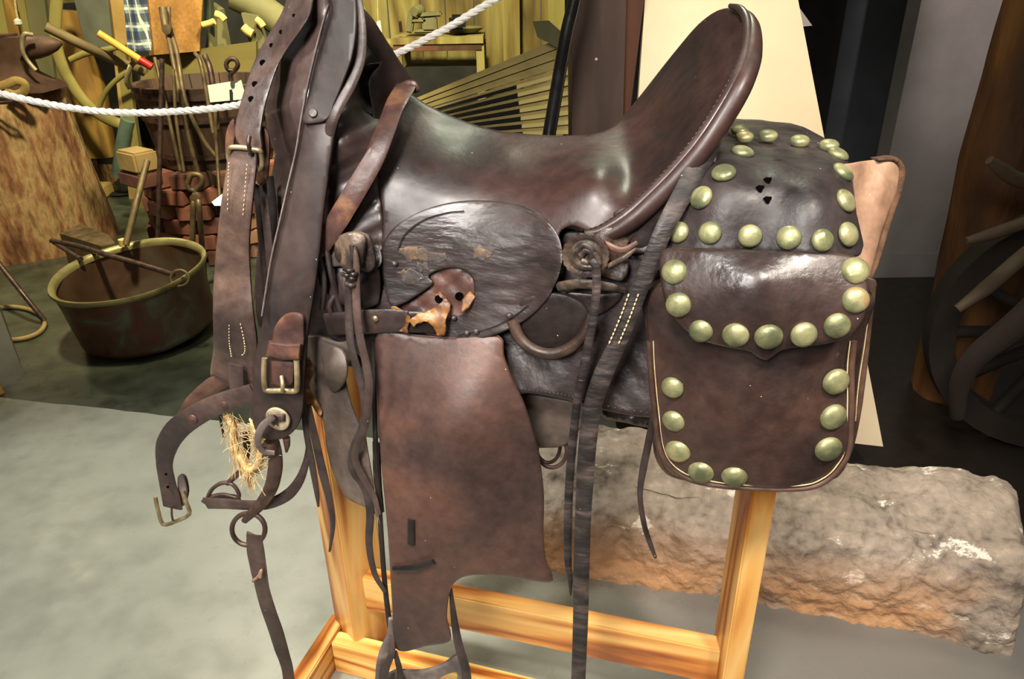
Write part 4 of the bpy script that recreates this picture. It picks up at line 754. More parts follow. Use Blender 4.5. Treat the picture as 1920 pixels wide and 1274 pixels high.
# ------------------------------------------------------------------ cream panel
M_cream = pm('cream_board', [(.4, (214, 194, 160)), (.6, (222, 203, 170))], 3, .7, .03, 80)
def quad_prism(name, P, th, mat, parent=None, dirv=Vector((0, 1, 0)), label=None):
    v = list(P)+[p+dirv*th for p in P]; n = len(P)
    f = [tuple(range(n)), tuple(range(n, 2*n))[::-1]]+[(i, i+n, (i+1) % n+n, (i+1) % n) for i in range(n)]
    nr = (P[1]-P[0]).cross(P[2]-P[0])
    if nr.dot(CAM-P[0]) < 0: f = [q[::-1] for q in f]
    return obj(name, v, f, mat, parent, False, None if parent else P[0].copy(), label)
pt = thing('information_panel', 'tall cream board leaning behind the saddle above the stone slab', 'board', atY(1400, 850, 1.85))
quad_prism('board', [atY(1220, -160, 2.5), atY(1466, -160, 2.5), atY(1656, 838, 1.82), atY(1157, 780, 1.82)], .02, M_cream, pt)
quad_prism('corner_tab', [atY(1492, 5, 2.40), atY(1523, 48, 2.37), atY(1503, 50, 2.37)], .01, M_gwall, pt)
# ------------------------------------------------------------------ beam, trim, black pole
M_beam = pm('dark_timber', [(.2, (70, 54, 46)), (.5, (88, 68, 58)), (.8, (62, 44, 36))], 3, .6, .3, 30, stretch=(1, 1, .1), kind='wood', bands=5)
M_redw = pm('red_brown_timber', [(.2, (110, 66, 40)), (.5, (92, 52, 30)), (.8, (66, 36, 20))], 3, .6, .3, 30, stretch=(1, 1, .1), kind='wood', bands=5)
def col_(name, uT, uB, vT, vB, Y, th, mat, lab, cat, dY=0, parent=None):
    P = [atY(uT[0], vT, Y), atY(uT[1], vT, Y), atY(uB[1], vB, Y-dY), atY(uB[0], vB, Y-dY)]
    o = quad_prism(name, P, th, mat, parent)
    if lab: tag(o, lab, cat)
    return o
def down(u, v, Y):  # bottom of a vertical line through (u, v) at distance Y
    p = atY(u, v, Y); return ctr(Vector((p.x, p.y, 0)))
def vpost(name, u0_, u1_, Y, th, mat, lab, cat, lean=0, parent=None):
    a = atY(u0_, 0, Y); b = atY(u1_, 0, Y); w_ = b.x-a.x
    v = [Vector((a.x+lean*.0, Y, 2.3)), Vector((b.x, Y, 2.3)), Vector((b.x-lean, Y, 0)), Vector((a.x-lean, Y, 0))]
    for q in v[:2]: q.x += lean*(2.3-a.z)/a.z
    o = quad_prism(name, v, th, mat, parent)
    if lab: tag(o, lab, cat)
    return o
vpost('timber_post', 1072, 1174, 2.3, .16, M_beam, 'broad dark timber post with a white nail dot, behind the seat', 'post', -.03)
tag(lathe('nail_head', atY(1118, 111, 2.299), [(.004, -.002), (.004, .001), (.0001, .002)], M_cream, None, axis=Vector((0, -1, 0)), seg=10), 'small white nail head in the dark timber post', 'nail')
vpost('trim_board', 1174, 1208, 2.33, .1, M_redw, 'narrow red-brown board against the right side of the timber post', 'board', .10)
M_black = pm('black_paint', [(.4, (22, 21, 21)), (.6, (30, 29, 29))], 5, .3, .05, 60)
pl = tube('black_pole', [atY(1088, -80, 2.15), atY(1077, 0, 2.15), atY(1060, 75, 2.15), atY(1030, 250, 2.15), atY(990, 480, 2.1), atZ(955, 640, 0)], [.017, .017, .018, .019, .019, .019], M_black, None, 14); tag(pl, 'black round pole leaning before the wooden slats', 'pole')
# ------------------------------------------------------------------ right: log, wheel, sticks
bark = pm('stripped_bark', [(.3, (52, 30, 14)), (.48, (96, 58, 24)), (.62, (124, 80, 36)), (.75, (86, 48, 22))], 5, .75, .9, 16, stretch=(1, 1, .2), dist=.7, bdist=.02)
Yt = 2.35; pc = atY(1975, 0, Yt); 
tl = tube('upright_log', [Vector((pc.x+.02, Yt, 0)), Vector((pc.x+.02, Yt, .5)), Vector((pc.x, Yt, .9)), Vector((pc.x, Yt, 1.3)), Vector((pc.x+.02, Yt, 1.9)), Vector((pc.x, Yt, 2.5))], [.135, .135, .13, .125, .13, .135], bark, None, 24)
for vv in tl.data.vertices:
    p = vv.co; k_ = mn.fractal(Vector((p.x*9, p.y*9, p.z*2)), 1, 2, 4)*.018; vv.co += Vector((k_, k_*.5, 0))
tag(tl, 'rough upright tree trunk at the right edge of the picture', 'tree trunk')
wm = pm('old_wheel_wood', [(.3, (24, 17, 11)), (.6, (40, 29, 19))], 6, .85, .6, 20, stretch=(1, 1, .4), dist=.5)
wc = atY(2015, 610, 2.0); wc.z = .40
wh = thing('cartwheel', 'heavy dark wooden wagon wheel in the shade behind the stone slab', 'wheel', (wc.x, wc.y, 0))
ax = Vector((-.25, -1, 0)).normalized()
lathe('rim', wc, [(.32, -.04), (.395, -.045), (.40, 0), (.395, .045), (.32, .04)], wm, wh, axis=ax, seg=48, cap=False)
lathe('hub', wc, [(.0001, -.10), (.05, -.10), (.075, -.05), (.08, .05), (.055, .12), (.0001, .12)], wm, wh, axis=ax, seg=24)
px_ = Vector((0, 0, 1)); py_ = ax.cross(px_)
for k in range(12):
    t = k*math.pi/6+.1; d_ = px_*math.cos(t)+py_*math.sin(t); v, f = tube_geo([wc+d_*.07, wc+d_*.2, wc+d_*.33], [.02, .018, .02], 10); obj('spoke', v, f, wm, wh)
pale = pm('pale_stick', [(.35, (52, 40, 27)), (.6, (80, 64, 44))], 10, .8, .5, 40, stretch=(1, 1, .5))
tag(tube('branch', [atY(1855, 300, 1.95), atY(1878, 318, 1.95), atY(1912, 338, 1.95), atY(1990, 350, 1.95)], [.012, .018, .02, .02], pale, None, 10), 'pale crooked branch end before the tree trunk', 'branch')
tag(tube('stick', [atY(1812, 452, 1.9), atY(1850, 442, 1.9), atY(1886, 430, 1.9), atY(1990, 395, 1.9)], [.010, .016, .017, .017], pale, None, 10), 'short split stick pointing left above the wagon wheel', 'stick')
tag(tube('stick', [atY(1990, 430, 1.8), atY(1920, 480, 1.8), atY(1850, 540, 1.8), atY(1795, 580, 1.8)], [.02, .02, .02, .012], pale, None, 10), 'long slanting pole across the top of the wagon wheel', 'stick')
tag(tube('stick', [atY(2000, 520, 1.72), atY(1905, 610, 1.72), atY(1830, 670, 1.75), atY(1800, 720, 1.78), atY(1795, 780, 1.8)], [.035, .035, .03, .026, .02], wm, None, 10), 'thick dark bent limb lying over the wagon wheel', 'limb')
# ------------------------------------------------------------------ blacksmith display, left background
stump_m = pm('stump_bark', [(.34, (52, 30, 18)), (.43, (104, 66, 40)), (.5, (140, 96, 60)), (.56, (166, 134, 88)), (.66, (112, 74, 40))], 5, .85, 1.0, 22, stretch=(1, 1, .3), dist=.5, bdist=.03, kind='mix')
topw = pm('cut_wood_face', [(.3, (196, 160, 84)), (.6, (222, 188, 108))], 6, .8, .3, 30)
sc0 = Vector((atZ(42, 458, 0).x, 4.25, 0))
zs = .86
def srf(t, h, k): return 1+.05*math.sin(3*t+1)+.035*math.sin(7*t+h*3)+.02*math.sin(17*t)+.012*math.sin(31*t+h*6)
st = thing('tree_stump', 'thick bark-stripped tree stump block carrying the anvil', 'stump', sc0)
lathe('trunk', sc0, [(.465, 0), (.46, .04), (.45, .2), (.43, .45), (.41, .65), (.40, zs-.02), (.39, zs)], stump_m, st, seg=72, rf=srf)
lathe('top_face', sc0, [(.385, zs-.002), (.38, zs+.004), (.0001, zs+.005)], topw, st, seg=72, rf=srf, label='pale sawn top')
M_anvil = pm('rusty_anvil_iron', [(.3, (72, 50, 40)), (.6, (104, 76, 60))], 9, .6, .3, 40, metal=.3)
av = thing('anvil', 'rusty brown blacksmith anvil standing on the stump', 'anvil', (sc0.x, sc0.y-.05, zs+.005))
def BY(u, v): return atY(u, v, sc0.y-.08)
horn = [BY(58, 82), BY(75, 83), BY(95, 82), BY(112, 76), BY(120, 71)]
# body from stacked rounded slabs lofted
def loft(name, secs, mat, parent, cx, cy):
    v = []; f = []
    for (z, x0_, x1_, dy) in secs:
        for sx, sy in ((x0_, -dy), (x1_, -dy), (x1_, dy), (x0_, dy)): v.append(Vector((sx, cy+sy, z)))
    for i in range(len(secs)-1):
        for j in range(4): f.append((i*4+j, i*4+(j+1) % 4, (i+1)*4+(j+1) % 4, (i+1)*4+j))
    f.append((3, 2, 1, 0)); k = (len(secs)-1)*4; f.append((k, k+1, k+2, k+3))
    return obj(name, v, f, mat, parent, True)
xr = lambda u: BY(u, 120).x
HA = .78
loft('body', [(zs+.005, xr(-110), xr(92), .13), (zs+.04*HA, xr(-110), xr(88), .13), (zs+.07*HA, xr(-90), xr(70), .11), (zs+.12*HA, xr(-75), xr(56), .07), (zs+.21*HA, xr(-75), xr(54), .065), (zs+.25*HA, xr(-110), xr(64), .075), (zs+.345*HA, xr(-130), xr(68), .08)], M_anvil, av, 0, sc0.y-.08)
zt_ = zs+.345*HA
lathe('horn', Vector((xr(66), sc0.y-.08, zt_-.055)), [(.058, -.02), (.058, .03), (.05, .08), (.034, .13), (.012, .165), (.0001, .17)], M_anvil, av, axis=Vector((1, 0, .12)).normalized(), seg=20)
box('step_face', (xr(-30), sc0.y-.08, zt_+.006), xr(32)-xr(-92), .165, .012, M_anvil, av)
hkm = pm('grey_steel', [(.3, (120, 108, 78)), (.6, (170, 156, 118))], 20, .5, .2, 60, metal=.4)
tag(tube('iron_hook', [BY(82, 62)-Vector((0, .1, 0)), BY(72, 60)-Vector((0, .12, 0)), BY(67, 72)-Vector((0, .12, 0)), BY(68, 92)-Vector((0, .12, 0)), BY(74, 105)-Vector((0, .12, 0)), BY(84, 118)-Vector((0, .12, 0)), BY(92, 127)-Vector((0, .12, 0))], .011, hkm, None, 8), 'bent iron hook hanging over the anvil horn', 'hook')
# leather scraps in front of the anvil
rag = pm('yellowish_rag', [(.3, (112, 88, 46)), (.6, (160, 132, 74))], 12, .8, .4, 40)
scz = zs+.03
o_ = tube('leather_scrap', [atY(-20, 168, 3.95), atY(8, 160, 3.95), atY(30, 152, 3.95), atY(46, 158, 3.95), atY(44, 172, 3.95), atY(28, 178, 3.95), atY(10, 172, 3.95)], .022, rag, None, 8, flat=.45); tag(o_, 'crumpled tan leather scrap at the front edge of the stump', 'leather scrap')
o_ = tube('iron_ring', [atY(2+28*math.cos(t), 184+9*math.sin(t), 3.86) for t in np.linspace(0, 6.283, 14)[:-1]], .008, iron, None, 8, closed=True); tag(o_, 'thin iron ring on the stump before the leather scrap', 'ring')
# boards behind the anvil
gold = pm('golden_wood', [(.25, (120, 88, 34)), (.5, (172, 134, 60)), (.75, (140, 100, 40))], 4, .75, .4, 20, stretch=(1, 1, .15), kind='wood', bands=5)
greyw = pm('grey_green_wood', [(.3, (86, 82, 54)), (.6, (112, 106, 70))], 5, .8, .3, 30, stretch=(1, 1, .2))
greym = pm('grey_metal_sheet', [(.3, (72, 72, 60)), (.6, (92, 92, 76))], 4, .5, .1, 30)
olivew = pm('olive_wood', [(.3, (118, 106, 52)), (.6, (156, 142, 76))], 5, .75, .4, 30, stretch=(1, 1, .2))
def board(P, th, mat, lb, name='board'):
    P = [Vector(p) for p in P]
    for a, b in ((0, 3), (1, 2)):
        d_ = P[b]-P[a]; t_ = P[a].z/max(.05, -d_.z); P[b] = P[a]+d_*t_; P[b].y = P[a].y
    return tag(quad_prism(name, P, th, mat), lb, 'board')
for (a, b, c, d, Y, mt, lb) in (((-20, -10), (2, -10), (30, 140), (5, 140), 5.0, olivew, 'leftmost narrow yellow board behind the anvil'), ((4, -10), (24, -10), (52, 150), (28, 150), 5.02, gold, 'second yellow board from the left edge behind the anvil'), ((26, -10), (44, -10), (70, 150), (52, 150), 5.2, olivew, 'olive board beside the grey board behind the anvil'), ((46, -10), (82, -10), (104, 160), (72, 160), 4.9, greyw, 'wide grey board behind the anvil horn')):
    board([atY(*a, Y), atY(*b, Y), atY(*c, Y), atY(*d, Y)], .03, mt, lb)
# curved bored timber (wheel felloe / sled runner)
qq = tube('curved_timber', [atY(112, -40, 4.8), atY(105, 20, 4.8), atY(104, 70, 4.8), atY(112, 110, 4.8), (atY(130, 150, 4.8)), atY(158, 190, 4.8), atY(195, 220, 4.8), atY(240, 238, 4.8)], .036, olivew, None, 12, flat=.6); tag(qq, 'curved grey wooden runner sweeping down to the right behind the anvil', 'timber')
qq = tube('log', [atY(128, 20, 5.3), atY(140, 90, 5.3), atY(165, 170, 5.3), atY(185, 290, 5.3)], [.07, .10, .12, .12], gold, None, 14); tag(qq, 'golden upright log behind the curved wooden runner', 'log')
qq = tube('wooden_bar', [atY(132, 112, 4.75), atY(160, 100, 4.75), atY(190, 95, 4.75), atY(222, 88, 4.75)], [.018, .02, .018, .016], olivew, None, 8); tag(qq, 'rough wooden bar crossing behind the grey handle', 'bar')
qq = tube('wooden_bar', [atY(183, 208, 4.8), atY(195, 178, 4.78), atY(212, 156, 4.76), atY(236, 136, 4.74)], .016, olivew, None, 8); tag(qq, 'short slanting wooden bar left of the tub', 'bar')
board([atY(215, 85, 4.9), atY(233, 85, 4.9), atY(252, 215, 4.9), atY(232, 215, 4.9)], .04, olivew, 'pale upright board just left of the wooden tub')
qq = quad_prism('sheet_metal', [atY(132, -30, 5.1), atY(200, -30, 5.1), atY(212, 90, 5.0), atY(160, 86, 5.0)], .01, greym); tag(qq, 'dark grey hanging sheet left of the plaid shirt', 'sheet')
board([atY(198, -30, 5.15), atY(230, -30, 5.15), atY(240, 98, 5.15), atY(212, 98, 5.15)], .03, pm('peach_wood', [(.3, (160, 124, 66)), (.6, (186, 150, 88))], 5, .7, .2, 30), 'light tan board between grey sheet and plaid shirt')
# plaid shirt and leather apron
def cloth(name, P, mat, amp, fr_, th, lab, cat, Y):
    (a, b, c, d) = P; n1, n2 = 28, 20; v = []; f = []
    for i in range(n1+1):
        for j in range(n2+1):
            s_, t_ = i/n1, j/n2
            u = (a[0]*(1-s_)+b[0]*s_)*(1-t_)+(d[0]*(1-s_)+c[0]*s_)*t_; w_ = (a[1]*(1-s_)+b[1]*s_)*(1-t_)+(d[1]*(1-s_)+c[1]*s_)*t_
            v.append(atY(u, w_, Y+amp*math.sin(s_*fr_+t_*1.5)))
    m = len(v); v += [p+Vector((0, th, 0)) for p in v]
    for i in range(n1):
        for j in range(n2):
            q = (i*(n2+1)+j, i*(n2+1)+j+1, (i+1)*(n2+1)+j+1, (i+1)*(n2+1)+j); f.append(q); f.append(tuple(x+m for x in q)[::-1])
    def side(idx):
        for x, y in zip(idx, idx[1:]): f.append((x, y, y+m, x+m))
    side([j for j in range(n2+1)]); side([n1*(n2+1)+j for j in range(n2+1)][::-1]); side([i*(n2+1) for i in range(n1+1)][::-1]); side([i*(n2+1)+n2 for i in range(n1+1)])
    o = obj(name, v, f, mat, None, True, v[0]); tag(o, lab, cat); return o
cloth('plaid_shirt', ((226, -60), (268, -60), (284, 94), (240, 98)), plaid_mat(), .03, 7, .01, 'blue and white plaid shirt sleeve hanging beside the leather apron', 'shirt', 4.55)
cloth('leather_apron', ((262, -60), (382, -60), (374, 96), (280, 104)), pm('orange_leather', [(.3, (182, 112, 34)), (.6, (216, 146, 52))], 5, .6, .3, 20, dist=.6), .04, 6, .012, 'orange-tan leather apron hanging above the wooden tub', 'apron', 4.6)
# machine-like wooden parts right of apron
M_dkg = pm('dark_green_cloth', [(.3, (34, 40, 26)), (.6, (56, 62, 40))], 9, .8, .3, 30)
cloth('dark_cloth', ((378, -40), (398, -40), (402, 70), (380, 50)), M_dkg, .02, 6, .01, 'dark green cloth hanging right of the apron', 'cloth', 4.7)
tag(tube('peg', [atY(380, 47, 4.6), atY(392, 44, 4.6), atY(402, 40, 4.6)], .018, topw, None, 10), 'yellow wooden peg just right of the apron', 'peg')
tag(tube('peg', [atY(404, 26, 4.65), atY(414, 30, 4.65), atY(422, 38, 4.65)], .02, topw, None, 10), 'yellow wooden peg on the grey slanting block', 'peg')
board([atY(394, 5, 4.78), atY(412, 18, 4.78), (atY(424, 80, 4.78)), atY(386, 84, 4.78)], .08, greyw, 'grey wooden board slanting behind the two yellow pegs')
tag(tube('peg', [atY(456, 50, 4.72), atY(464, 58, 4.72), atY(474, 64, 4.72)], .025, topw, None, 10), 'lower bright wooden peg beside the neck strap', 'peg')
tag(tube('peg', [atY(480, 36, 4.72), atY(488, 42, 4.72), atY(494, 50, 4.72)], .02, topw, None, 10), 'upper bright wooden peg beside the neck strap', 'peg')
board([atY(452, 24, 4.75), atY(482, 30, 4.75), atY(492, 62, 4.75), atY(462, 62, 4.75)], .06, greyw, 'small grey upright board between the two bright pegs by the neck strap')
tag(tube('roller', [atY(440, -10, 4.9), atY(480, 10, 4.9), atY(530, 45, 4.9)], .09, greyw, None, 16), 'thick grey wooden roller behind the neck strap', 'roller')
pq = atY(203, 160, 5.65); v, f = box_geo((pq.x, 5.65, .62), .34, .2, 1.24); dk = obj('dark_void_box', v, f, M_dwall, None, False, Vector((pq.x, 5.65, 0))); tag(dk, 'added black box for the shade between the golden log and the tub', 'dark box')  # black box added to stand in for the dark void here
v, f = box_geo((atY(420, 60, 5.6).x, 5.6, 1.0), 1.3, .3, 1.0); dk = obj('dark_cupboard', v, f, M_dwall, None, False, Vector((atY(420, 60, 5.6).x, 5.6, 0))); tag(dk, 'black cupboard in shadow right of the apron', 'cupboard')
# back board of the forge trough
qq = quad_prism('plank', [atY(268, 106, 4.66), atY(480, 78, 4.66), atY(480, 150, 4.66), atY(262, 160, 4.66)], .04, pm('olive_plank', [(.3, (92, 80, 38)), (.6, (122, 108, 56))], 4, .7, .3, 20, stretch=(.2, 1, 1))); tag(qq, 'broad olive plank standing behind the wooden tub rim', 'plank')
# wooden tub
Yb = 4.15; tc_ = atY(375, 330, Yb); zb = atY(375, 322, Yb-.3).z
ztop = atY(400, 150, Yb).z
tubm = pm('tub_staves', [(.25, (60, 40, 30)), (.5, (92, 64, 48)), (.75, (70, 46, 34))], 4, .7, .4, 20, stretch=(1, 1, .12), kind='wood', bands=4)
tb = thing('wooden_tub', 'large dark brown staved wooden tub standing on the bricks', 'tub', (tc_.x+.02, Yb, zb))
tcx = tc_.x+.04; tcx += .085; Rt = .36; Rb = .29
for k in range(26):
    t = k*2*math.pi/26; t2 = (k+.94)*2*math.pi/26; v = []
    for (R_, z_) in ((Rb, zb), (Rt, ztop)):
        for rr in (R_, R_-.03):
            for tt in (t, (t+t2)/2, t2): v.append(Vector((tcx+rr*math.cos(tt), Yb+rr*math.sin(tt), z_)))
    f = [(0, 1, 7, 6), (1, 2, 8, 7), (3, 9, 10, 4), (4, 10, 11, 5), (0, 6, 9, 3), (2, 5, 11, 8), (6, 7, 10, 9), (7, 8, 11, 10), (0, 3, 4, 1), (1, 4, 5, 2)]
    obj('stave', v, f, tubm, tb, False)
lathe('tub_bottom', (tcx, Yb, zb+.03), [(.275, 0), (.275, .02), (.0001, .021)], tubm, tb)
for q in (.17, .62, .9):
    R_ = Rb+(Rt-Rb)*q; z_ = zb+(ztop-zb)*q; lathe('hoop', (tcx, Yb, z_), [(R_-.002, -.014), (R_+.007, -.014), (R_+.0085, .014), (R_, .014)], iron, tb, seg=52, cap=False)
# white label card on the tub
tagm = pm('white_card', [(.4, (212, 212, 196)), (.6, (222, 222, 208))], 4, .7, 0, 30)
cd_ = thing('label_card', 'white card folded over the tub hoop behind the neck strap', 'card', atY(420, 190, 3.6))
quad_prism('card', [atY(389, 160, 3.62), atY(452, 150, 3.62), atY(462, 186, 3.6), atY(394, 192, 3.6)], .004, tagm, cd_)
quad_prism('clip', [atY(430, 168, 3.6), atY(435, 168, 3.6), atY(436, 190, 3.59), atY(431, 190, 3.59)], .002, M_dwall, cd_)
q = quad_prism('white_card', [S(397, 379, .15), S(424, 358, .10), S(478, 358, .10), S(470, 386, .15), S(402, 386, .15)], .003, tagm); tag(q, 'white card corner poking out left of the cheek strap', 'card')
# bricks under the tub (fire pot)
brm = [pm('brick_%s' % n_, [(.3, c1), (.6, c2)], 9, .85, .5, 40) for n_, c1, c2 in (('red', (108, 60, 48), (138, 84, 66)), ('dark', (82, 48, 40), (112, 68, 56)), ('pink', (134, 92, 74), (164, 118, 94)))]
br0 = None; rr_ = random.Random(4); lay = 0; bcx = tcx-.05; protos = []
z_ = 0.0; rows = int(round(zb/.078)); bh = zb/rows-.004
BR = []
for L_ in range(rows):
    R_ = .33
    nb_ = 10
    for k in range(nb_):
        t = (k+.5*(L_ % 2))*2*math.pi/nb_
        if math.sin(t) > .45: continue
        jt = rr_.uniform(-.03, .012); c_ = Vector((bcx+(R_+jt)*math.cos(t), Yb+(R_+jt)*math.sin(t), (L_+.5)*(zb/rows)))
        BR.append((c_, t+math.pi/2+rr_.uniform(-.06, .06), rr_.choice(brm)))
words = ['bottom', 'second', 'third', 'fourth', 'fifth', 'sixth', 'seventh', 'eighth', 'ninth']; order = ['first', 'second', 'third', 'fourth', 'fifth', 'sixth', 'seventh', 'eighth', 'ninth', 'tenth']
names = {0: 'red', 1: 'dark red', 2: 'pinkish'}
for L_ in range(rows):
    row = sorted([b_ for b_ in BR if int(b_[0].z/(zb/rows)) == L_], key=lambda q: q[0].x/(q[0].y))
    for i, (c_, rz, mt) in enumerate(row):
        v, f = box_geo((0, 0, 0), .168, .10, bh, bev=.006)
        o = bpy.data.objects.new('brick', bpy.data.meshes.new('brick')); o.data.from_pydata([tuple(x) for x in v], [], f); o.data.materials.append(mt); C.objects.link(o); o.location = c_; o.rotation_euler = (0, 0, rz); W[o.name] = c_
        tag(o, '%s brick, %s from left in the %s course under the tub' % (names[brm.index(mt)], order[i], words[L_]), 'brick', 'bricks piled under the tub')
# a paler angled brick pair at left
o = box('brick', atY(258, 300, 3.66), .17, .12, .10, pm('tan_brick', [(.3, (150, 122, 72)), (.6, (176, 146, 92))], 9, .85, .4, 40), None, X=Vector((.8, -.6, 0)), Y=Vector((.6, .8, 0)), bev=.01); tag(o, 'tan firebrick sticking out left, top of the brick pile', 'brick')
o = box('brick', atY(264, 334, 3.66), .2, .12, .07, brm[1], None, X=Vector((.8, -.6, 0)), Y=Vector((.6, .8, 0)), bev=.008); tag(o, 'dark red brick directly beneath the tan firebrick', 'brick')
# iron tongs and rods leaning on the tub
tong = pm('tong_iron', [(.3, (78, 62, 44)), (.6, (118, 98, 68))], 20, .55, .2, 60, metal=.4)
def tongs(name, lab, A, B, spread, r=.010):
    o = thing(name, lab, 'tongs', A[-1]); 
    tube('arm', A, r, tong, o, 8); tube('arm', B, r, tong, o, 8)
    return o
Yr = 3.66
o = tongs('tongs', 'long iron tongs leaning on the tub front, jaws up before the apron', [atY(304, 15, 3.9), atY(312, 52, 3.85), atY(322, 100, 3.75), atY(338, 180, Yr), atY(352, 250, Yr), atY(372, 325, Yr)], [atY(316, 14, 3.9), atY(318, 50, 3.86), atY(332, 100, 3.76), atY(348, 190, Yr), atY(380, 260, Yr), atY(410, 300, Yr)], 0, .011)
lathe('pivot', atY(314, 55, 3.8), [(.022, -.01), (.022, .015), (.0001, .018)], tong, o, axis=Vector((0, -1, 0)), seg=12)
tube('jaw', [atY(305, 15, 3.86), atY(311, 52, 3.83)], .02, tong, o, 8)
o = tongs('tongs', 'iron tongs standing against the brick pile, loop handles up', [atY(352, 345, 3.45), atY(360, 328, 3.45), atY(376, 330, 3.45), atY(378, 345, 3.45), atY(366, 362, 3.45), atY(362, 400, 3.4), atZ(360, 540, .02)], [atY(352, 345, 3.45), atY(356, 355, 3.45), atY(370, 364, 3.45), atY(374, 400, 3.4), atZ(384, 525, .02)], 0, .013)
lathe('pivot', atY(367, 372, 3.42), [(.024, -.01), (.024, .015), (.0001, .018)], tong, o, axis=Vector((0, -1, 0)), seg=12)
rods = [((304, 110, 3.68), (300, 280, 3.6), (294, 520, 3.5), 'reddish iron rod standing left before the brick pile', iron, .012), ((290, 108, 3.75), (314, 210, 3.66), (338, 320, 3.62), 'iron rod leaning left of the tongs on the tub', tong, .009), ((325, 130, 3.6), (330, 220, 3.55), (345, 322, 3.5), 'short iron rod between the leaning tongs', tong, .008), ((366, 100, 3.75), (378, 125, 3.7), (400, 250, 3.62), 'bent iron rod hooked over the tub rim', tong, .010), ((384, 104, 3.75), (396, 140, 3.7), (408, 245, 3.62), 'flat iron bar hooked over the tub rim', iron, .014), ((276, 302, 3.35), (256, 380, 3.2), (236, 460, 3.1), 'long olive iron bar leaning from cauldron to bricks', tong, .014), ((404, 210, 3.62), (407, 290, 3.6), (412, 370, 3.5), 'thin iron rod beside the cheek strap', tong, .009)]
for a, b, c, lb, mt, r in rods:
    tag(tube('iron_rod', [atY(*a), atY(*b), atY(*c)], r, mt, None, 8), lb, 'rod')
tag(lathe('rod_tip', atZ(233, 461, .34), [(.02, 0), (.02, .03), (.0001, .032)], topw, None, seg=8), 'small yellow block at the foot of the olive iron bar', 'block')
qq = tube('eye_bolt', [atY(433, 152, 3.6), atY(432, 140, 3.6), atY(440, 132, 3.6), atY(446, 122, 3.6), atY(441, 112, 3.6), atY(431, 111, 3.6), atY(424, 120, 3.6), atY(428, 131, 3.6), atY(438, 133, 3.6)], .0105, iron, None, 8); tag(qq, 'iron eye hook standing above the white label card', 'hook')
qq = tube('iron_bail', [atY(262, 112, 3.8), atY(250, 118, 3.75), atY(241, 135, 3.72), atY(238, 152, 3.72), atY(244, 165, 3.75)], .014, hkm, None, 8, flat=.5); tag(qq, 'curved iron handle at the left edge of the tub', 'handle')
qq = tube('tool_shaft', [atY(86, 50, 3.6), atY(150, 82, 3.65), atY(210, 110, 3.75), atY(270, 135, 3.85)], .022, pm('grey_brown_handle', [(.3, (92, 76, 48)), (.6, (124, 104, 66))], 10, .7, .2, 30), None, 12); tag(qq, 'long grey-brown tool handle reaching from the anvil horn to the tub', 'handle')
hm = thing('hammer', 'yellow wooden tool handle with red painted end, above the tub', 'tool', atY(230, 90, 3.7))
tube('handle', [atY(184, 62, 3.68), atY(225, 88, 3.7), atY(264, 113, 3.72)], .0165, pm('yellow_handle', [(.3, (222, 160, 62)), (.6, (240, 186, 84))], 10, .4, .1, 30), hm, 12)
tube('painted_end', [atY(262, 112, 3.719), atY(274, 119, 3.722), atY(285, 126, 3.725)], .018, pm('red_paint', [(.3, (150, 24, 16)), (.6, (178, 34, 22))], 10, .4, .1, 30), hm, 12, label='red painted end')
tag(tube('dust_tag', [atY(27, -10, 4.9), atY(30, 18, 4.9), atY(34, 36, 4.9)], .006, thread, None, 6), 'thin white string hanging before the yellow boards', 'string')
tag(lathe('string_bead', atY(34, 42, 4.88), [(.0001, -.025), (.022, -.01), (.022, .012), (.0001, .025)], tagm, None, seg=14), 'small white bead at the end of the string', 'bead')
# boot and blocks between stump and bricks
boot = pm('green_black_leather', [(.3, (34, 40, 24)), (.6, (54, 60, 38))], 8, .4, .2, 30)
bp_ = atZ(236, 366, 0); 
bt_ = thing('boot', 'dark green-black work boot on the floor beside the stump', 'boot', bp_)
tube('upper', [bp_+Vector((-.04, .02, .05)), bp_+Vector((.02, .0, .075)), bp_+Vector((.06, .08, .10)), bp_+Vector((.07, .14, .22))], [.05, .058, .06, .055], boot, bt_, 14)
tube('sole', [bp_+Vector((-.09, .0, .012)), bp_+Vector((-.02, .0, .012)), bp_+Vector((.08, .08, .012))], [.045, .06, .055], M_dwall, bt_, 12, flat=.25, ref=Vector((1, 0, 0)))
q_ = atZ(205, 372, 0); tag(box('wood_block', q_+Vector((-.14, .06, .045)), .24, .14, .085, topw, None, bev=.006), 'pale wood block on the floor beside the boot', 'block')
tag(box('wood_block', atZ(215, 352, 0)+Vector((-.10, .14, .08)), .22, .12, .16, stump_m, None, bev=.006), 'brown wood block behind the pale one by the boot', 'block')
tag(tube('blue_leg', [atY(240, 225, 4.5), atY(230, 270, 4.5), atY(222, 330, 4.5)], .04, pm('teal_paint', [(.3, (62, 78, 66)), (.6, (84, 100, 84))], 8, .7, .1, 30), None, 10), 'dull blue-green slanting bar left of the tub', 'bar')
# iron toolbox-like wedge and long tongs over the cauldron rim
wp = atZ(165, 462, .06)
qq = quad_prism('iron_wedge', [atY(112, 440, 3.25), atY(150, 422, 3.4), atY(200, 440, 3.4), atY(215, 456, 3.15), atY(150, 452, 3.1)], .001, tong)
vv_ = [atZ(112, 438, .22), atZ(150, 420, .22), atZ(203, 440, .22), atZ(216, 456, .22), atZ(190, 462, .22)]
bpy.data.objects.remove(qq)
v = vv_+[Vector((p.x, p.y, 0)) for p in vv_]; n = 5
f = [tuple(range(n)), tuple(range(n, 2*n))[::-1]]+[(i, i+n, (i+1) % n+n, (i+1) % n) for i in range(n)]
qq = obj('iron_wedge', v, f, tong, None, False, Vector((vv_[0].x, vv_[0].y, 0))); tag(qq, 'low rusty iron block between the stump and the cauldron', 'block')
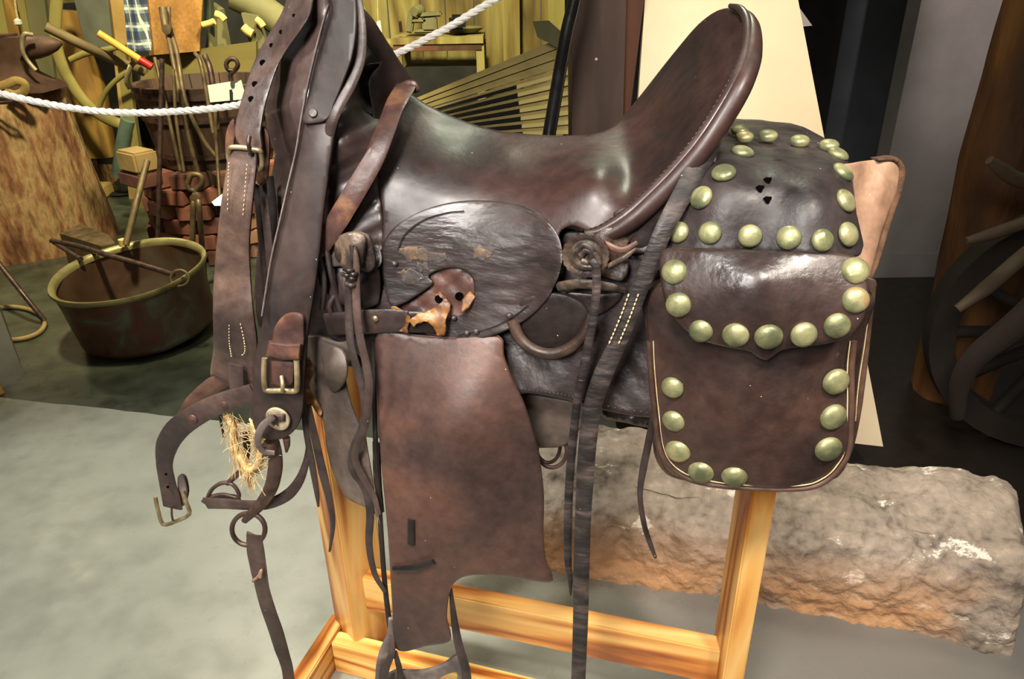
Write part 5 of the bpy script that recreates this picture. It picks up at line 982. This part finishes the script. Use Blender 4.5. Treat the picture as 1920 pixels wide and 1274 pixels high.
# copper cauldron
cu = pm('tarnished_copper', [(.28, (70, 48, 38)), (.45, (104, 62, 46)), (.58, (96, 78, 60)), (.72, (112, 112, 98))], 7, .45, .25, 20, metal=.25, dist=.9)
cui = pm('copper_inside', [(.28, (52, 36, 24)), (.5, (76, 50, 34)), (.7, (84, 74, 60))], 5, .5, .2, 20, metal=.2, dist=.6)
curim = pm('copper_rim', [(.3, (124, 112, 70)), (.6, (160, 148, 98))], 12, .4, .2, 40, metal=.5)
cb = atZ(262, 640, 0); cH = .285
tp = atZ(245, 517, cH); cc = Vector((tp.x, tp.y, 0))
pm_ = pxm(tp); RC = 137*pm_
ck = thing('copper_cauldron', 'tarnished open copper cauldron with green-brass rim standing on the floor', 'cauldron', cc)
tilt = Vector((-.055, -.09, 1)).normalized(); cc = cc+Vector((0, 0, .03)); cc -= Vector((tilt.x, tilt.y, 0))*cH
lathe('bowl', cc, [(.0001, .004), (RC*.80, .004), (RC*.87, .012), (RC*.905, .035), (RC*.92, .10), (RC*.94, .2), (RC*.97, cH-.02), (RC*.955, cH-.02), (RC*.92, .2), (RC*.88, .10), (RC*.84, .045), (RC*.76, .03), (.0001, .025)], cu, ck, seg=64, axis=tilt, rf=lambda t, h, k: 1+.01*math.sin(5*t+h*9)+.006*math.sin(11*t))
lathe('rim', cc, [(RC*.93, cH-.022), (RC*.985, cH-.018), (RC*1.01, cH-.004), (RC*1.0, cH+.006), (RC*.96, cH+.004), (RC*.93, cH-.008)], curim, ck, seg=64, axis=tilt, rf=lambda t, h, k: 1+.01*math.sin(5*t), cap=False)
lathe('inner_wall', cc, [(RC*.83, .06), (RC*.875, .10), (RC*.915, .2), (RC*.945, cH-.022), (RC*.94, cH-.022), (RC*.91, .2), (RC*.87, .10), (RC*.825, .06)], cui, ck, seg=64, axis=tilt, rf=lambda t, h, k: 1+.01*math.sin(5*t+h*9), cap=False)
e1 = atZ(337, 520, cH+.0)
o = thing('long_tongs', 'long iron tongs lying across the cauldron rim', 'tongs', atZ(96, 452, .2))
tube('arm', [atZ(97, 452, .28), atZ(140, 460, .31), atZ(200, 478, .345), atZ(260, 495, .335), atZ(325, 515, .325)], .012, iron, o, 8)
tube('arm', [atZ(97, 452, .27), atZ(125, 470, .29), atZ(152, 486, .325)], .010, iron, o, 8)
tube('ring_end', [atZ(337+17*math.cos(t), 522+15*math.sin(t), .325-.03*math.sin(t)) for t in np.linspace(0, 6.283, 14)[:-1]], .006, tong, o, 8, closed=True)
# iron hoop on the floor, left, with a leaning rod
hc = atZ(18, 607, .01)
tag(tube('iron_hoop', [atZ(18+66*math.cos(t), 607+31*math.sin(t), .012) for t in np.linspace(0, 6.283, 25)[:-1]], .012, pm('rusty_hoop', [(.3, (128, 104, 66)), (.6, (160, 134, 88))], 10, .6, .3, 40), None, 8, closed=True, flat=.8), 'rusty iron hoop lying on the floor at left', 'hoop')
tag(tube('iron_rod', [atZ(84, 602, .02), atZ(50, 560, .12), atZ(0, 497, .25), atZ(-60, 420, .42)], .011, iron, None, 8), 'thin rusty rod leaning out left from the floor hoop', 'rod')
gp = quad_prism('grey_panel', [atZ(-60, 440, .3), atZ(0, 590, .10), Vector(atZ(40, 708, .0)), atZ(-60, 760, 0)], .02, pm('charcoal_panel', [(.4, (58, 54, 48)), (.6, (66, 62, 56))], 4, .6, .05, 30)); tag(gp, 'dark grey slanting panel edge at the left border', 'panel')
wq = atZ(-10, 740, .03); tag(box('wood_plinth', Vector((wq.x-.06, wq.y, .035)), .10, .12, .07, pine('pine_plinth', 's'), None), 'small orange pine block at the left border below the grey panel', 'block')
# ------------------------------------------------------------------ back: bench with vice, slats
Yv = 5.4; bx0, bx1 = atY(732, 72, Yv), atY(906, 68, Yv)
bz = bx0.z
bn = thing('workbench', 'small old wooden workbench against the plank wall', 'bench', ((bx0.x+bx1.x)/2, Yv+.25, 0))
bw = bx1.x-bx0.x
box('bench_top', ((bx0.x+bx1.x)/2, Yv+.27, bz-.02), bw, .55, .045, M_plank, bn)
box('apron_board', ((bx0.x+bx1.x)/2, Yv+.02, bz-.06), bw*.96, .03, .05, M_redw, bn)
for sx in (.03, .93):
    for sy in (.04, .5): box('leg', (bx0.x+bw*sx+.02, Yv+sy, (bz-.05)/2), .055, .055, bz-.05, M_plank, bn)
box('bench_shade_box', ((bx0.x+bx1.x)/2+.02, Yv+.3, .55), bw*.86, .45, .5, M_dwall, bn, label='dark box for the shade under the bench')  # solid near-black box, the shade under the bench made as a block
vs = thing('bench_vise', 'olive-grey iron bench vice on the workbench', 'vise', atY(790, 62, Yv+.1))
def vb(u, v, w_, h, d_=.09): p = atY(u, v, Yv+.12); return box('vise_block', p, w_*.0038, d_, h*.0038, greyw, vs, bev=.006)
p_ = atY(788, 60, Yv+.12)
for nm, u, v, w_, h, tl in (('base', 802, 58, 52, 7, 0), ('body', 806, 44, 26, 24, 0), ('fixed_jaw', 808, 27, 38, 9, .05), ('front_jaw', 770, 40, 12, 38, -.22), ('slide', 786, 38, 30, 9, 0)):
    c_ = atY(u, v, Yv+.12); X_ = Vector((math.cos(tl), 0, math.sin(tl))); Z_ = Vector((-math.sin(tl), 0, math.cos(tl)))
    box(nm, c_, w_*.0038, .09, h*.0038, greyw, vs, X=X_, Z=Z_, bev=.01)
tube('screw_boss', [atY(776, 22, Yv+.06), atY(786, 20, Yv+.12), atY(790, 26, Yv+.16)], [.03, .042, .03], greyw, vs, 12)
tube('screw_handle', [atY(752, 60, Yv+.05), atY(750, 40, Yv+.02)], .01, iron, vs, 8)
qq = box('iron_block', atY(858, 42, Yv+.08), .11, .1, .10, M_black, None, bev=.02); tag(qq, 'black iron tool lump on the bench right of the vice', 'tool')
qq = lathe('tin_dish', atY(870, 60, Yv+.25)+Vector((0, 0, .02)), [(.0001, -.02), (.10, -.02), (.14, .01), (.135, .012), (.1, -.01), (.0001, -.01)], greyw, None, seg=24); tag(qq, 'shallow grey dish lying on the bench end', 'dish')
tg = quad_prism('paper_tag', [atY(706, 40, 5.9), atY(713, 38, 5.9), atY(716, 60, 5.9), atY(708, 62, 5.9)], .003, tagm); tag(tg, 'small white paper tag hanging by a string on the plank wall', 'tag')
tag(tube('tag_string', [atY(708, -20, 5.9), atY(708, 10, 5.9), atY(709, 40, 5.9)], .003, thread, None, 5), 'thin string holding the paper tag on the plank wall', 'string')
# stacked wooden slats fanning out towards the timber post
slm = pm('slat_wood', [(.3, (150, 130, 78)), (.5, (186, 164, 102)), (.7, (206, 184, 122))], 8, .75, .4, 30, stretch=(.3, 1, 1), dist=.4)
sle = pm('bright_slat_edge', [(.3, (214, 190, 110)), (.6, (234, 214, 136))], 8, .75, .2, 30)
sl = [((800, 168), (1048, 66), 7), ((798, 176), (1062, 78), 8), ((800, 184), (1075, 92), 8), ((806, 190), (1088, 112), 9), ((812, 198), (1090, 134), 9), ((820, 204), (1092, 156), 9), ((828, 210), (1094, 178), 9), ((836, 216), (1094, 200), 9), ((846, 222), (1094, 220), 9), ((858, 230), (1094, 238), 9)]
def taper(A, B, h0, h1, dpt, z0=0, z1=0, off=0):
    T = (B-A).normalized(); Nn = Vector((T.y, -T.x, 0)).normalized()
    if Nn.y > 0: Nn = -Nn
    v = []
    for p, h in ((A, h0), (B, h1)):
        for dz, dn in ((h/2, off), (-h/2, off), (-h/2, -dpt+off), (h/2, -dpt+off)): v.append(p+Vector((0, 0, dz+(z0 if p is A else z1)))+Nn*dn)
    return v, [(0, 1, 2, 3), (7, 6, 5, 4), (0, 4, 5, 1), (1, 5, 6, 2), (2, 6, 7, 3), (3, 7, 4, 0)]
TA, TB = atY(748, 196, 3.75), atY(1094, 52, 3.3); LA, LB = atY(790, 262, 3.72), atY(1094, 252, 3.3)
ns = 10
for i in range(ns):
    t0 = (i+.5)/ns; A = TA.lerp(LA, t0); B = TB.lerp(LB, t0)
    ordn = ['topmost', 'second from the top', 'third from the top', 'fourth from the top', 'fifth from the top', 'fifth from the bottom', 'fourth from the bottom', 'third from the bottom', 'second from the bottom', 'lowest'][i]
    hA = (TA.z-LA.z)/ns*.9; hB = (TB.z-LB.z)/ns*.92
    th_ = thing('thin_board', 'thin tapered board, %s of the fanned stack left of the timber post' % ordn, 'board', (A+B)/2, 'boards in the fanned stack')
    v, f = taper(A, B, hA, hB, .12); obj('wood', v, f, slm, th_, False)
    if i > 2:  # front edges: black on the left, pale yellow on the right
        C_ = A.lerp(B, .66); hC = hA+(hB-hA)*.66
        v, f = taper(A.lerp(B, .06), C_, hA*.5, hC*.55, .02, -hA*.2, -hC*.2, .006); obj('dark_band', v, f, M_dwall, th_, False, label='black band')
        v, f = taper(C_, B, hC*.5, hB*.42, .02, -hC*.2, -hB*.2, .006); obj('pale_band', v, f, sle, th_, False, label='pale yellow band')
# support under the slat stack and other planks
tag(box('slat_trestle', (atY(940, 300, 3.75).x, 3.62, .31), .7, .3, .62, M_dwall, None, bev=.01), 'dark trestle box under the fanned slats, mostly hidden by the seat', 'trestle')
qq = quad_prism('mallet_head', [atY(1000, 42, 3.3), atY(1030, 40, 3.3), atY(1055, 62, 3.3), atY(1050, 92, 3.3), atY(1008, 70, 3.3)], .06, greyw); tag(qq, 'grey wooden mallet head above the slats by the black pole', 'mallet')
tag(tube('bent_board', [atY(655, -40, 6.08), atY(680, 20, 6.08), atY(700, 60, 6.08), atY(745, 90, 6.08)], .03, olivew, None, 10), 'curved pale timber against the plank wall right of the fork', 'timber')
for u_, lb in ((960, 'left'), (1045, 'right')):
    q = vpost('upright_board', u_-18, u_+14, 6.0, .04, M_plank if u_ < 1000 else olivew, 'rough upright board, %s of the two above the fanned slats' % lb, 'board')
